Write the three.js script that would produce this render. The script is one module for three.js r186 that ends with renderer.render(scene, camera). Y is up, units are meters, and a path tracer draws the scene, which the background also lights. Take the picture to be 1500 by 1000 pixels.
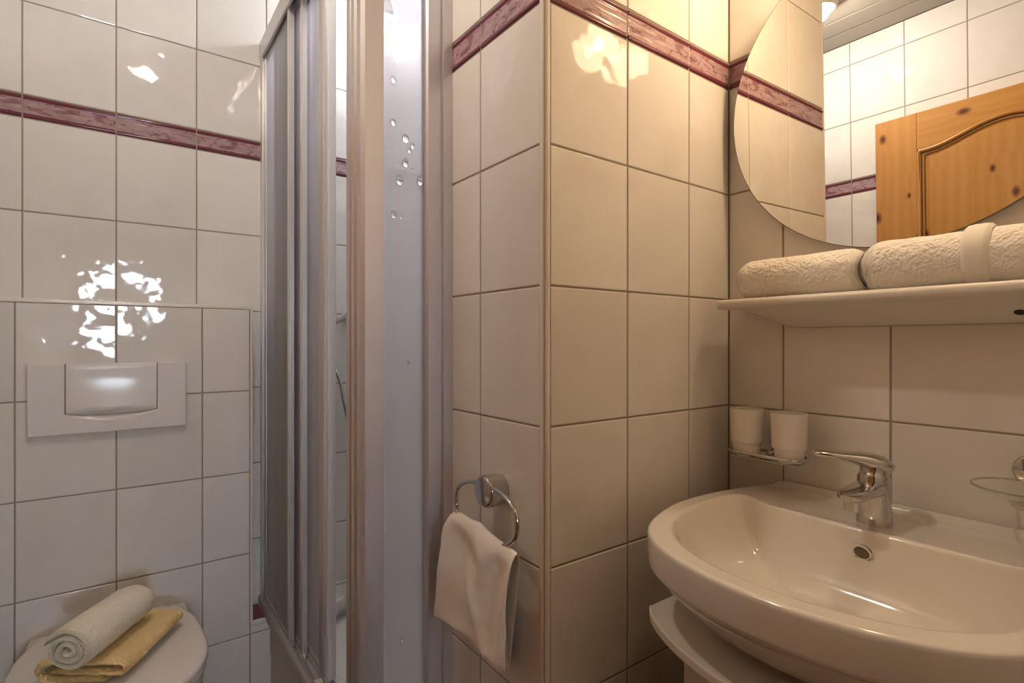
import * as THREE from 'three';
import { ImprovedNoise } from 'three/addons/math/ImprovedNoise.js';
import { RoundedBoxGeometry } from 'three/addons/geometries/RoundedBoxGeometry.js';
import { mergeGeometries } from 'three/addons/utils/BufferGeometryUtils.js';

// ---------------------------------------------------------------- camera, sky, lights, exposure
const scene = new THREE.Scene();
const camera = new THREE.PerspectiveCamera(65.27, 1.5, 0.02, 50);
camera.position.set(0, 1.166, 0);
camera.lookAt(0.593, 1.166, -0.805);
scene.background = new THREE.Color(0.80, 0.90, 1.0);
scene.backgroundIntensity = 52;

const renderer = new THREE.WebGLRenderer({ antialias: true });
renderer.toneMapping = THREE.LinearToneMapping;
renderer.toneMappingExposure = 1.13;
renderer.shadowMap.enabled = true;

const CEIL = 2.44, WL = -0.33, WR = 1.184, WB = -1.946, WF = 0.03;   // ceiling height, left / right / back / front wall faces
const PX = 0.605, PZ = -0.7255, PBACK = -1.078;                       // faces of the tiled pier
const BX = 0.335, BZ = -1.82, BTOP = 1.268;                           // tiled cistern box
const WARM = new THREE.Color(1.0, 0.865, 0.73), MIRRORWARM = new THREE.Color(1.0, 0.66, 0.36), COOL = new THREE.Color(0.84, 0.90, 1.0);
function pointLight(color, cd, x, y, z, soft) {
  const l = new THREE.PointLight(color, cd); l.position.set(x, y, z); l.castShadow = true; l.shadow.radius = soft; scene.add(l); return l;
}
const LAMP = [0.11, 2.40, -0.95], MLAMP = [1.085, 2.0, -0.385], SLAMP = [0.88, 2.365, -1.80];
pointLight(WARM, 0.98, LAMP[0], LAMP[1] - 0.002, LAMP[2], 1.8);
pointLight(MIRRORWARM, 0.39, ...MLAMP, 1.4);
pointLight(COOL, 0.90, ...SLAMP, 2.2);

// ---------------------------------------------------------------- helpers
let seed = 20240611;
const rnd = () => { seed = (seed * 1664525 + 1013904223) >>> 0; return seed / 4294967296; };
const noise3 = new ImprovedNoise();
const V = (x, y, z) => new THREE.Vector3(x, y, z);
const taken = new Map();
function numbered(name) {
  const n = taken.get(name) ?? 0; taken.set(name, n + 1);
  return n ? name + '_' + String(n).padStart(3, '0') : name;
}
function shadows(o) { o.castShadow = true; o.receiveShadow = true; return o; }
function tag(o, label, category, group) {
  o.userData.label = label; o.userData.category = category;
  if (group) o.userData.group = group;
  return o;
}
function thing(name, label, category, base = [0, 0, 0], group) {
  const o = new THREE.Group(); o.name = numbered(name); o.position.set(...base); scene.add(o);
  return tag(o, label, category, group);
}
// a part whose geometry is given in the room's coordinates
function part(name, geo, mat, parent, label) {
  const m = shadows(new THREE.Mesh(geo, mat)); m.name = name;
  const p = V(0, 0, 0); for (let o = parent; o && o !== scene; o = o.parent) p.sub(o.position);
  m.position.copy(p); parent.add(m);
  if (label) m.userData.label = label;
  return m;
}
function struct(name, geo, mat) {
  const m = shadows(new THREE.Mesh(geo, mat)); m.name = name; m.userData.kind = 'structure'; scene.add(m); return m;
}
const box = (x0, x1, y0, y1, z0, z1) => {
  const g = new THREE.BoxGeometry(x1 - x0, y1 - y0, z1 - z0); g.translate((x0 + x1) / 2, (y0 + y1) / 2, (z0 + z1) / 2); return g;
};
const rbox = (x0, x1, y0, y1, z0, z1, r = 0.003, s = 2) => {
  const g = new RoundedBoxGeometry(x1 - x0, y1 - y0, z1 - z0, s, r); g.translate((x0 + x1) / 2, (y0 + y1) / 2, (z0 + z1) / 2); return g;
};
const merge = (...gs) => mergeGeometries(gs.map((g) => {
  const n = g.index ? g.toNonIndexed() : g.clone();
  for (const k of Object.keys(n.attributes)) if (!['position', 'normal', 'uv'].includes(k)) n.deleteAttribute(k);
  return n;
}));
// closed rings of points joined into one skin; uv in metres
function loft(rings, { caps = [true, true], smoothCaps = false } = {}) {
  const n = rings[0].length, pos = [], uv = [], idx = []; let along = 0;
  rings.forEach((r, k) => {
    if (k) along += r[0].distanceTo(rings[k - 1][0]);
    let round = 0;
    for (let i = 0; i <= n; i++) {
      const p = r[i % n]; if (i) round += p.distanceTo(r[i - 1]);
      pos.push(p.x, p.y, p.z); uv.push(round, along);
    }
  });
  for (let k = 0; k + 1 < rings.length; k++) for (let i = 0; i < n; i++) {
    const a = k * (n + 1) + i, b = a + 1, c = a + n + 1, d = c + 1;
    idx.push(a, b, d, a, d, c);
  }
  const g = new THREE.BufferGeometry();
  g.setAttribute('position', new THREE.Float32BufferAttribute(pos, 3));
  g.setAttribute('uv', new THREE.Float32BufferAttribute(uv, 2));
  g.setIndex(idx); g.computeVertexNormals();
  const N = g.attributes.normal;
  for (let k = 0; k < rings.length; k++) {
    const a = k * (n + 1), b = a + n, s = V(N.getX(a) + N.getX(b), N.getY(a) + N.getY(b), N.getZ(a) + N.getZ(b)).normalize();
    N.setXYZ(a, s.x, s.y, s.z); N.setXYZ(b, s.x, s.y, s.z);
  }
  const all = [g];
  const cap = (r, flip) => {
    const c = r.reduce((s, p) => s.add(p), V(0, 0, 0)).divideScalar(n), P = [], U = [], I = [];
    P.push(c.x, c.y, c.z); U.push(0, 0);
    for (let i = 0; i < n; i++) { P.push(r[i].x, r[i].y, r[i].z); U.push(r[i].x - c.x, r[i].z - c.z); I.push(0, flip ? 1 + (i + 1) % n : 1 + i, flip ? 1 + i : 1 + (i + 1) % n); }
    const q = new THREE.BufferGeometry();
    q.setAttribute('position', new THREE.Float32BufferAttribute(P, 3)); q.setAttribute('uv', new THREE.Float32BufferAttribute(U, 2));
    q.setIndex(I); q.computeVertexNormals(); return q;
  };
  if (caps[0]) all.push(cap(rings[0], true));
  if (caps[1]) all.push(cap(rings[rings.length - 1], false));
  return all.length > 1 ? merge(...all) : g;
}
// sweep of an ellipse: stations [x, y, z, half width across, half height], side = horizontal direction across
function sweep(stations, n = 24, up = V(0, 1, 0)) {
  const P = stations.map((s) => V(s[0], s[1], s[2]));
  const rings = stations.map((s, k) => {
    const t = P[Math.min(k + 1, P.length - 1)].clone().sub(P[Math.max(k - 1, 0)]).normalize();
    const side = t.clone().cross(up).normalize(), top = side.clone().cross(t);
    return Array.from({ length: n }, (_, i) => {
      const a = i / n * Math.PI * 2, e = s[5] ?? 1, c = Math.cos(a), d = Math.sin(a);
      return P[k].clone().addScaledVector(side, s[3] * Math.sign(c) * Math.abs(c) ** e).addScaledVector(top, s[4] * Math.sign(d) * Math.abs(d) ** e);
    });
  });
  const probe = rings[0][1].clone().sub(rings[0][0]).cross(P[1].clone().sub(P[0])).dot(rings[0][0].clone().sub(P[0]));
  if (probe < 0) rings.forEach((r) => r.reverse());
  return loft(rings);
}
const tube = (pts, r, seg = 48, rad = 10, closed = false) => new THREE.TubeGeometry(new THREE.CatmullRomCurve3(pts.map((p) => V(...p)), closed), seg, r, rad, closed);
// vertical profile: plan outline [x, z] between two heights
function upright(outline, y0, y1, bevel = 0.0012) {
  const s = new THREE.Shape(outline.map(([x, z]) => new THREE.Vector2(x, -z)));
  const g = new THREE.ExtrudeGeometry(s, { depth: y1 - y0 - 2 * bevel, bevelEnabled: bevel > 0, bevelThickness: bevel, bevelSize: bevel, bevelOffset: -bevel, bevelSegments: 1, curveSegments: 12 });
  g.rotateX(-Math.PI / 2); g.translate(0, y0 + bevel, 0); return g;
}
// profile in x, y drawn out along z
function alongZ(outline, z0, z1, bevel = 0) {
  const s = outline instanceof THREE.Shape ? outline : new THREE.Shape(outline.map(([x, y]) => new THREE.Vector2(x, y)));
  const g = new THREE.ExtrudeGeometry(s, { depth: z1 - z0 - 2 * bevel, bevelEnabled: bevel > 0, bevelThickness: bevel, bevelSize: bevel, bevelOffset: -bevel, bevelSegments: 2, curveSegments: 16 });
  g.translate(0, 0, z0 + bevel); return g;
}
const lathe = (pts, x, y, z, seg = 48) => { const g = new THREE.LatheGeometry(pts.map(([r, h]) => new THREE.Vector2(r, h)), seg); g.translate(x, y, z); return g; };
const smooth = (a, b, x) => { const t = Math.min(1, Math.max(0, (x - a) / (b - a))); return t * t * (3 - 2 * t); };

// ---------------------------------------------------------------- textures
function dataTexture(w, h, fn, srgb, repeat = true) {
  const d = new Uint8Array(w * h * 4);
  for (let y = 0; y < h; y++) for (let x = 0; x < w; x++) {
    const c = fn(x / w, y / h, x, y), k = (y * w + x) * 4;
    for (let i = 0; i < 3; i++) d[k + i] = Math.max(0, Math.min(255, Math.round((Array.isArray(c) ? c[i] : c) * 255)));
    d[k + 3] = 255;
  }
  const t = new THREE.DataTexture(d, w, h);
  t.wrapS = t.wrapT = repeat ? THREE.RepeatWrapping : THREE.ClampToEdgeWrapping;
  t.magFilter = THREE.LinearFilter; t.minFilter = THREE.LinearMipmapLinearFilter; t.generateMipmaps = true;
  if (srgb) t.colorSpace = THREE.SRGBColorSpace;
  t.needsUpdate = true; return t;
}
// noise that repeats over 0..1 in both directions
function periodic(u, v, f, s = 0) {
  const w = (a) => a * a * (3 - 2 * a), n = (x, y) => noise3.noise(x * f + s * 7.31, y * f + s * 3.17, s * 5.3 + 0.37);
  const a = w(u), b = w(v);
  return n(u, v) * (1 - a) * (1 - b) + n(u - 1, v) * a * (1 - b) + n(u, v - 1) * (1 - a) * b + n(u - 1, v - 1) * a * b;
}
const fbm = (u, v, f, s, oct = 4) => { let r = 0, a = 1, t = 0; for (let k = 0; k < oct; k++) { r += a * periodic(u, v, f * 2 ** k, s + k); t += a; a *= 0.5; } return r / t; };
const TILEUV = 0.6;   // metres across one repeat of the glaze
const glazeTone = dataTexture(512, 512, (u, v) => {
  const a = fbm(u, v, 5, 1), b = fbm(u, v * 0.999, 14, 9);
  const k = 1 + 0.028 * a + 0.014 * b;
  return [0.925 * k, 0.908 * k, 0.89 * k * (1 + 0.012 * a)];
}, true);
const glazeRipple = dataTexture(1024, 1024, (u, v) => 0.5 + 0.66 * periodic(u, v, 7, 21) + 0.24 * periodic(u, v, 15, 22) + 0.05 * periodic(u, v, 34, 23), false);
const borderPrint = dataTexture(1024, 128, (u, v) => {
  const n = fbm(u, v * 0.2 + 0.1, 26, 31, 4), vein = Math.abs(fbm(u, v * 0.22 + 0.3, 15, 41, 3)), blot = smooth(0.10, 0.26, fbm(u, v * 0.2, 13, 53, 3));
  let c = [0.66 + 0.18 * n, 0.545 + 0.18 * n, 0.56 + 0.18 * n];
  const line = Math.max(1 - smooth(0.0, 0.045, vein), blot * 0.8);
  c = c.map((x, i) => x * (1 - 0.62 * line) + [0.40, 0.20, 0.25][i] * 0.62 * line);
  const lip = 1 - smooth(0.17, 0.20, Math.min(v, 1 - v));
  return c.map((x, i) => x * (1 - lip) + [0.43, 0.21, 0.265][i] * lip);
}, true);
const terryBump = dataTexture(512, 512, (u, v) => {
  const g = Math.sin(u * Math.PI * 2 * 52 + 7 * periodic(u, v, 30, 61)) * Math.sin(v * Math.PI * 2 * 46 + 7 * periodic(u, v, 30, 67));
  return 0.5 + 0.05 * g + 0.34 * periodic(u, v, 47, 71) + 0.30 * periodic(u, v, 83, 73) + 0.08 * periodic(u, v, 16, 75);
}, false);
const clothBump = dataTexture(512, 512, (u, v) => 0.5 + 0.2 * Math.sin(u * Math.PI * 2 * 110) * Math.sin(v * Math.PI * 2 * 110) + 0.3 * periodic(u, v, 24, 81) + 0.2 * periodic(u, v, 60, 83), false);
const smear = dataTexture(512, 512, (u, v) => {
  const s = 0.60 + 0.22 * fbm(u, v * 0.12, 22, 91, 3) + 0.18 * fbm(u, v, 7, 97, 3);
  return s;
}, false);
function woodTexture(knots, s) {
  return dataTexture(512, 1024, (u, v) => {
    let warp = 0, dark = 0;
    for (const [ku, kv, r] of knots) {
      const du = (u - ku) / r, dv = (v - kv) / (r * 0.55), q = Math.sqrt(du * du + dv * dv * 0.42);
      warp += 0.045 * Math.exp(-q * q * 0.10) * Math.sign(du + 1e-5) * (1 - Math.exp(-Math.abs(du) * 1.4));
      dark = Math.max(dark, 1 - smooth(0.55, 1.05, q), 0.5 * (1 - smooth(1.0, 1.7, q)));
    }
    const x = u + warp + 0.010 * noise3.noise(u * 2, v * 0.8, s), ring = Math.sin(x * 78 + 5 * noise3.noise(x * 5, v * 0.5, s + 4)), fine = noise3.noise(x * 160, v * 3, s + 8), board = noise3.noise(Math.floor(u * 5) * 3.7, 0.5, s + 2);
    const k = 0.5 + 0.16 * ring + 0.16 * fine + 0.22 * board;
    const c = [0.81 - 0.07 * k, 0.61 - 0.11 * k, 0.34 - 0.12 * k];
    return c.map((y, i) => y * (1 - dark) + [0.36, 0.17, 0.07][i] * dark);
  }, true);
}

// ---------------------------------------------------------------- materials
const std = (o) => new THREE.MeshStandardMaterial(o), phys = (o) => new THREE.MeshPhysicalMaterial(o);
const lin = (r, g, b) => new THREE.Color().setRGB(r, g, b);
const tileMats = [1, 0.975, 0.955, 1.02].map((k) => std({ name: 'glazed_tile', map: glazeTone, color: lin(0.95 * k, 0.945 * k, 0.93 * k), roughness: 0.035, bumpMap: glazeRipple, bumpScale: 0.0028 }));
const ceilMats = [0.98, 1, 1.03].map((k) => std({ name: 'painted_plank', color: lin(0.44 * k, 0.40 * k, 0.34 * k), roughness: 0.42 }));
const M = {
  grout: std({ color: lin(0.34, 0.285, 0.23), roughness: 0.9 }),
  ceilGap: std({ color: lin(0.05, 0.04, 0.03), roughness: 0.9 }),
  plaster: std({ color: lin(0.78, 0.76, 0.73), roughness: 0.85 }),
  hallFloor: std({ color: lin(0.30, 0.20, 0.12), roughness: 0.5 }),
  hallWood: std({ color: lin(0.34, 0.22, 0.13), roughness: 0.55 }),
  floorTile: std({ color: lin(0.16, 0.075, 0.06), roughness: 0.18 }),
  border: std({ map: borderPrint, roughness: 0.10, bumpMap: glazeRipple, bumpScale: 0.0008 }),
  trim: std({ color: lin(0.80, 0.73, 0.65), roughness: 0.25 }),
  sillTile: std({ color: lin(0.22, 0.035, 0.055), roughness: 0.10, bumpMap: glazeRipple, bumpScale: 0.002 }),
  ceramic: phys({ color: lin(0.80, 0.755, 0.69), roughness: 0.10, clearcoat: 0.6, clearcoatRoughness: 0.04 }),
  matteCeramic: phys({ color: lin(0.79, 0.74, 0.67), roughness: 0.32 }),
  plastic: phys({ color: lin(0.80, 0.765, 0.74), roughness: 0.14, specularIntensity: 0.4 }),
  tumbler: std({ color: lin(0.86, 0.82, 0.76), roughness: 0.38 }),
  gap: std({ color: lin(0.03, 0.025, 0.02), roughness: 0.8 }),
  chrome: std({ color: lin(0.60, 0.585, 0.57), roughness: 0.07, metalness: 1 }),
  alu: std({ color: lin(0.65, 0.625, 0.635), roughness: 0.36, metalness: 0.65 }),
  aluLight: std({ color: lin(0.76, 0.75, 0.74), roughness: 0.30, metalness: 0.6 }),
  seal: std({ color: lin(0.70, 0.74, 0.80), roughness: 0.3 }),
  pane: phys({ map: smear, color: lin(0.92, 0.90, 0.95), transmission: 1, thickness: 0, roughness: 0.74, ior: 1.45 }),
  stripPane: phys({ color: lin(0.82, 0.80, 0.815), transmission: 1, thickness: 0, roughness: 0.80, ior: 1.45 }),
  water: phys({ color: lin(0.74, 0.76, 0.80), transmission: 1, thickness: 0.003, roughness: 0.02, ior: 1.33 }),
  glass: phys({ color: lin(0.975, 0.985, 0.97), transmission: 1, thickness: 0, roughness: 0.02, ior: 1.5 }),
  glassRim: phys({ color: lin(0.62, 0.64, 0.58), transmission: 1, thickness: 0.003, roughness: 0.03, ior: 1.5 }),
  windowGlass: phys({ color: lin(0.98, 0.99, 1), transmission: 1, thickness: 0, roughness: 0.0, ior: 1.5 }),
  mirror: std({ color: lin(0.90, 0.90, 0.885), roughness: 0.0, metalness: 1 }),
  mirrorEdge: std({ color: lin(0.16, 0.14, 0.11), roughness: 0.25 }),
  ivory: std({ color: lin(0.78, 0.72, 0.52), roughness: 0.4 }),
  whiteTowel: std({ color: lin(0.90, 0.85, 0.77), roughness: 1, bumpMap: terryBump, bumpScale: 0.0052 }),
  creamTowel: std({ color: lin(0.88, 0.83, 0.70), roughness: 1, bumpMap: terryBump, bumpScale: 0.0040 }),
  yellowTowel: std({ color: lin(0.88, 0.66, 0.33), roughness: 1, bumpMap: terryBump, bumpScale: 0.0040 }),
  guestTowel: std({ color: lin(0.88, 0.81, 0.72), roughness: 1, bumpMap: clothBump, bumpScale: 0.0005 }),
  band: std({ color: lin(0.86, 0.80, 0.71), roughness: 0.9 }),
  lampWhite: std({ color: lin(0.86, 0.86, 0.84), roughness: 0.35 }),
  glowWarm: std({ color: lin(0.9, 0.9, 0.85), emissive: lin(1, 0.88, 0.66), emissiveIntensity: 14, roughness: 0.4 }),
  glowMirror: std({ color: lin(0.9, 0.9, 0.85), emissive: lin(1, 0.80, 0.52), emissiveIntensity: 8, roughness: 0.4 }),
  glowCool: std({ color: lin(0.9, 0.9, 0.9), emissive: lin(0.88, 0.94, 1), emissiveIntensity: 5, roughness: 0.4 }),
  vanity: std({ color: lin(0.72, 0.67, 0.60), roughness: 0.35 }),
};
terryBump.repeat.set(2.6, 2.6); clothBump.repeat.set(9, 9);

// ---------------------------------------------------------------- tiles
const tileShapes = new Map();
function tileGeometry(w, h, variant) {
  const key = [w.toFixed(4), h.toFixed(4), variant].join();
  if (tileShapes.has(key)) return tileShapes.get(key);
  const T = 0.006, loops = [[0, 0], [0, T - 0.0012], [0.0007, T - 0.0004], [0.002, T]], P = [], U = [], I = [];
  const ou = (variant * 0.377) % 1, ov = (variant * 0.619) % 1;
  for (const [inset, z] of loops) for (const [sx, sy] of [[-1, -1], [1, -1], [1, 1], [-1, 1]]) {
    const x = sx * (w / 2 - inset), y = sy * (h / 2 - inset); P.push(x, y, z); U.push(x / TILEUV + ou, y / TILEUV + ov);
  }
  for (let k = 0; k < 3; k++) for (let i = 0; i < 4; i++) { const a = k * 4 + i, b = k * 4 + (i + 1) % 4; I.push(a, b, b + 4, a, b + 4, a + 4); }
  I.push(12, 13, 14, 12, 14, 15);
  let g = new THREE.BufferGeometry();
  g.setAttribute('position', new THREE.Float32BufferAttribute(P, 3)); g.setAttribute('uv', new THREE.Float32BufferAttribute(U, 2)); g.setIndex(I);
  g = g.toNonIndexed(); g.computeVertexNormals();
  tileShapes.set(key, g); return g;
}
function borderGeometry(w, h, variant) {
  const key = ['b', w.toFixed(4), h.toFixed(4), variant].join();
  if (tileShapes.has(key)) return tileShapes.get(key);
  const prof = [[0, 0], [0, 0.005], [0.05, 0.0075], [0.10, 0.0078], [0.15, 0.0062], [0.19, 0.0052], [0.5, 0.0058], [0.81, 0.0052], [0.85, 0.0062], [0.90, 0.0078], [0.95, 0.0075], [1, 0.005], [1, 0]];
  const P = [], U = [], I = [], n = prof.length, off = (variant * 0.291) % 1;
  for (const [x, inset] of [[-w / 2, 0.0015], [-w / 2 + 0.0015, 0], [w / 2 - 0.0015, 0], [w / 2, 0.0015]]) for (const [v, z] of prof) { P.push(x, (v - 0.5) * h, Math.max(0, z - inset)); U.push((x + w / 2) / 0.8 + off, v); }
  for (let k = 0; k < 3; k++) for (let i = 0; i + 1 < n; i++) { const a = k * n + i, b = a + 1, c = a + n, d = c + 1; I.push(a, d, b, a, c, d); }
  const g = new THREE.BufferGeometry();
  g.setAttribute('position', new THREE.Float32BufferAttribute(P, 3)); g.setAttribute('uv', new THREE.Float32BufferAttribute(U, 2)); g.setIndex(I); g.computeVertexNormals();
  tileShapes.set(key, g); return g;
}
const J = 0.0036;   // joint
// tiles of one wall face: at(u, y) gives the point on the face, cuts are the joints along u, rows the joints in height
function layTiles(wall, origin, along, cuts, rows, dy = 0) {
  const normal = along.clone().cross(V(0, 1, 0)), q = new THREE.Quaternion().setFromRotationMatrix(new THREE.Matrix4().makeBasis(along, V(0, 1, 0), normal));
  for (let i = 0; i + 1 < cuts.length; i++) for (let k = 0; k + 1 < rows.length; k++) {
    const w = cuts[i + 1] - cuts[i] - J, h = rows[k + 1] - rows[k] - J; if (w < 0.008 || h < 0.008) continue;
    const isBorder = Math.abs(rows[k] - 1.772 - dy) < 0.01, variant = Math.floor(rnd() * 7);
    const m = shadows(new THREE.Mesh(isBorder ? borderGeometry(w, h, variant) : tileGeometry(w, h, variant), isBorder ? M.border : tileMats[Math.floor(rnd() * tileMats.length)]));
    m.name = isBorder ? 'border_tile' : 'tile';
    m.quaternion.copy(q);
    const tilt = isBorder ? 0 : 0.004; m.rotateX((rnd() - 0.5) * tilt); m.rotateY((rnd() - 0.5) * tilt);
    m.position.copy(origin).addScaledVector(along, (cuts[i] + cuts[i + 1]) / 2).addScaledVector(normal, -0.006); m.position.y = (rows[k] + rows[k + 1]) / 2;
    wall.add(m);
  }
}
const ROW = 0.253;
const rowsFull = [0, 1, 2, 3, 4, 5, 6, 7].map((k) => k * ROW + (k ? 0.001 : 0.001)).concat([1.836, 2.089, 2.342, CEIL]);
const cutsFrom = (a, b, first, pitch) => { const c = [a]; for (let x = first; x < b - 0.004; x += pitch) if (x > a + 0.004) c.push(x); c.push(b); return c; };
const D = 0.0018;   // depth of the joints

// back wall, with the alcove of the shower on its right
const wallBack = struct('wall_back', box(WL - 0.12, WR + 0.12, 0, CEIL, WB - 0.12, WB - D), M.grout);
layTiles(wallBack, V(0, 0, WB), V(1, 0, 0), cutsFrom(WL, WR, -0.2115, 0.204), rowsFull);
// right wall: basin side and, behind the pier, the shower
const wallRight = struct('wall_right', box(WR + D, WR + 0.12, 0, CEIL, WB - 0.12, WF + 0.15), M.grout);
layTiles(wallRight, V(WR, 0, 0), V(0, 0, 1), cutsFrom(PZ, WF, -0.5948, 0.2045), rowsFull);
layTiles(wallRight, V(WR, 0, 0), V(0, 0, 1), cutsFrom(WB, PBACK, WB + 0.2, 0.204), rowsFull);
// left wall, seen in the mirror
const wallLeft = struct('wall_left', box(WL - 0.12, WL - D, 0, CEIL, WB - 0.12, WF + 0.15), M.grout);
layTiles(wallLeft, V(WL, 0, 0), V(0, 0, -1), cutsFrom(-WF, -WB, 0.200, 0.204), rowsFull);
// tiled pier between shower and basin
const wallPier = struct('wall_pier', box(PX + D, WR + 0.01, 0, CEIL, PBACK + D, PZ - D), M.grout);
layTiles(wallPier, V(PX, 0, 0), V(0, 0, 1), [PBACK, -0.9330, -0.7370], rowsFull);
layTiles(wallPier, V(0, 0, PZ), V(1, 0, 0), [0.6190, 0.8237, 1.0275, WR], rowsFull);
layTiles(wallPier, V(0, 0, PBACK), V(-1, 0, 0), cutsFrom(-WR, -PX, -WR + 0.2, 0.204), rowsFull);
{
  const s = new THREE.Shape(); s.moveTo(PX + 0.013, -(PZ - 0.004)); s.lineTo(PX + 0.013, -PZ - 0.0008); s.lineTo(PX + 0.0125, -PZ - 0.0008);
  s.absarc(PX + 0.0105, -PZ + 0.0100, 0.0108, -Math.PI / 2, -Math.PI, true); s.lineTo(PX - 0.0002, -PZ + 0.0125); s.lineTo(PX + 0.004, -PZ + 0.0125); s.lineTo(PX + 0.004, -PZ + 0.004);
  const g = new THREE.ExtrudeGeometry(s, { depth: CEIL, bevelEnabled: false, curveSegments: 8 }); g.rotateX(-Math.PI / 2);
  part('corner_trim', g, M.trim, wallPier, 'rounded cream corner trim');
}
// front wall with the doorway in which the camera stands
const DX0 = -0.27, DX1 = 0.43, DTOP = 2.06;
const wallFront = struct('wall_front', merge(box(WL - 0.12, DX0, 0, CEIL, WF + D, WF + 0.15), box(DX1, WR + 0.12, 0, CEIL, WF + D, WF + 0.15), box(DX0, DX1, DTOP, CEIL, WF + D, WF + 0.15)), M.grout);
layTiles(wallFront, V(0, 0, WF), V(-1, 0, 0), cutsFrom(-WR, -DX1, -WR + 0.2, 0.204), rowsFull);
layTiles(wallFront, V(0, 0, WF), V(-1, 0, 0), [-DX1, -0.36, -0.155, 0.05, -DX0], [DTOP, 2.089, 2.342, CEIL]);
// tiled cistern box below the flush plate
const wallCistern = struct('wall_cistern', merge(box(WL, BX - D, 0, BTOP - D, WB, BZ - D), box(BX - D, 0.398, 0, 0.286, WB, BZ - D)), M.grout);
layTiles(wallCistern, V(0, 0, BZ), V(1, 0, 0), [WL, -0.2120, -0.0068, 0.1985, BX - 0.008], [0, 0.254, 0.507, 0.760, 1.013, BTOP - 0.002]);
layTiles(wallCistern, V(0, 0, BZ), V(1, 0, 0), [BX - 0.008, 0.398], [0, 0.254, 0.281]);
layTiles(wallCistern, V(BX, 0, 0), V(0, 0, -1), [-BZ + 0.001, -WB], [0.290, 0.507, 0.760, 1.013, BTOP - 0.002]);
part('edge_trim', rbox(WL, BX + 0.001, BTOP - 0.003, BTOP + 0.009, BZ - 0.012, BZ + 0.0015, 0.003), M.trim, wallCistern, 'white edge trim along the top');
part('edge_trim', rbox(BX - 0.007, BX + 0.001, 0.284, BTOP + 0.002, BZ - 0.010, BZ + 0.0015, 0.003), M.trim, wallCistern, 'white edge trim down the side');
part('edge_trim', rbox(BX - 0.006, 0.398, 0.280, 0.291, BZ - 0.012, BZ + 0.0015, 0.003), M.trim, wallCistern, 'white edge trim of the sill');
part('sill_tile', rbox(BX + 0.001, 0.386, 0.280, 0.2885, WB + 0.002, BZ - 0.0125, 0.001), M.sillTile, wallCistern, 'dark red glazed sill tile');
for (let k = 0; k < 3; k++) { const x = [WL + 0.001, -0.12, 0.11][k], x1 = [-0.123, 0.107, BX - 0.002][k]; part('tile', rbox(x, x1, BTOP - 0.004, BTOP + 0.004, WB + 0.002, BZ - 0.0125, 0.001), tileMats[0], wallCistern); }

// floor and plank ceiling
const floor = struct('floor', box(WL - 0.12, WR + 0.12, -0.12, -0.008, WB - 0.12, WF + 0.15), M.grout);
for (let i = 0; i < 8; i++) for (let k = 0; k < 10; k++) {
  const x0 = WL + i * 0.2, z0 = WF + 0.15 - k * 0.214; if (x0 > WR - 0.02) continue;
  part('tile', box(x0 + 0.002, Math.min(x0 + 0.198, WR), -0.009, 0, Math.max(z0 - 0.211, WB), z0), M.floorTile, floor);
}
const ceiling = struct('ceiling', box(WL - 0.12, WR + 0.12, CEIL + 0.010, CEIL + 0.13, WB - 0.12, WF + 0.15), M.ceilGap);
for (let x = WL, k = 0; x < WR - 0.01; x += 0.118, k++) {
  const x1 = Math.min(x + 0.118, WR);
  part('ceiling_plank', alongZ([[x + 0.0038, CEIL + 0.010], [x + 0.0038, CEIL + 0.001], [x + 0.0048, CEIL], [x1 - 0.0048, CEIL], [x1 - 0.0038, CEIL + 0.001], [x1 - 0.0038, CEIL + 0.010]], WB, WF, 0), ceilMats[k % 3], ceiling);
}
// the hall behind the doorway, with the window that lights it
const HZ = 2.4, HX0 = -1.3, HX1 = 1.5, HC = 2.5;
struct('floor_hall', box(HX0 - 0.1, HX1 + 0.1, -0.12, -0.001, WF + 0.15, HZ + 0.12), M.hallFloor);
struct('ceiling_hall', box(HX0 - 0.1, HX1 + 0.1, HC, HC + 0.12, WF + 0.15, HZ + 0.12), M.hallWood);
struct('wall_hall_left', box(HX0 - 0.1, HX0, 0, HC, WF + 0.15, HZ + 0.12), M.hallWood);
struct('wall_hall_right', box(HX1, HX1 + 0.1, 0, HC, WF + 0.15, HZ + 0.12), M.hallWood);
struct('wall_hall_front', merge(box(HX0 - 0.1, WL - 0.12, 0, HC, WF + 0.14, WF + 0.155), box(WR + 0.12, HX1 + 0.1, 0, HC, WF + 0.14, WF + 0.155), box(WL - 0.12, DX0, 0, HC, WF + 0.15, WF + 0.156), box(DX1, WR + 0.12, 0, HC, WF + 0.15, WF + 0.156), box(DX0, DX1, DTOP, HC, WF + 0.15, WF + 0.156)), M.hallWood);
const WIN = [-0.24, 0.18, 1.20, 1.68];
struct('wall_hall_back', merge(box(HX0 - 0.1, WIN[0], 0, HC, HZ, HZ + 0.12), box(WIN[1], HX1 + 0.1, 0, HC, HZ, HZ + 0.12), box(WIN[0], WIN[1], 0, WIN[2], HZ, HZ + 0.12), box(WIN[0], WIN[1], WIN[3], HC, HZ, HZ + 0.12)), M.hallWood);
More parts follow.
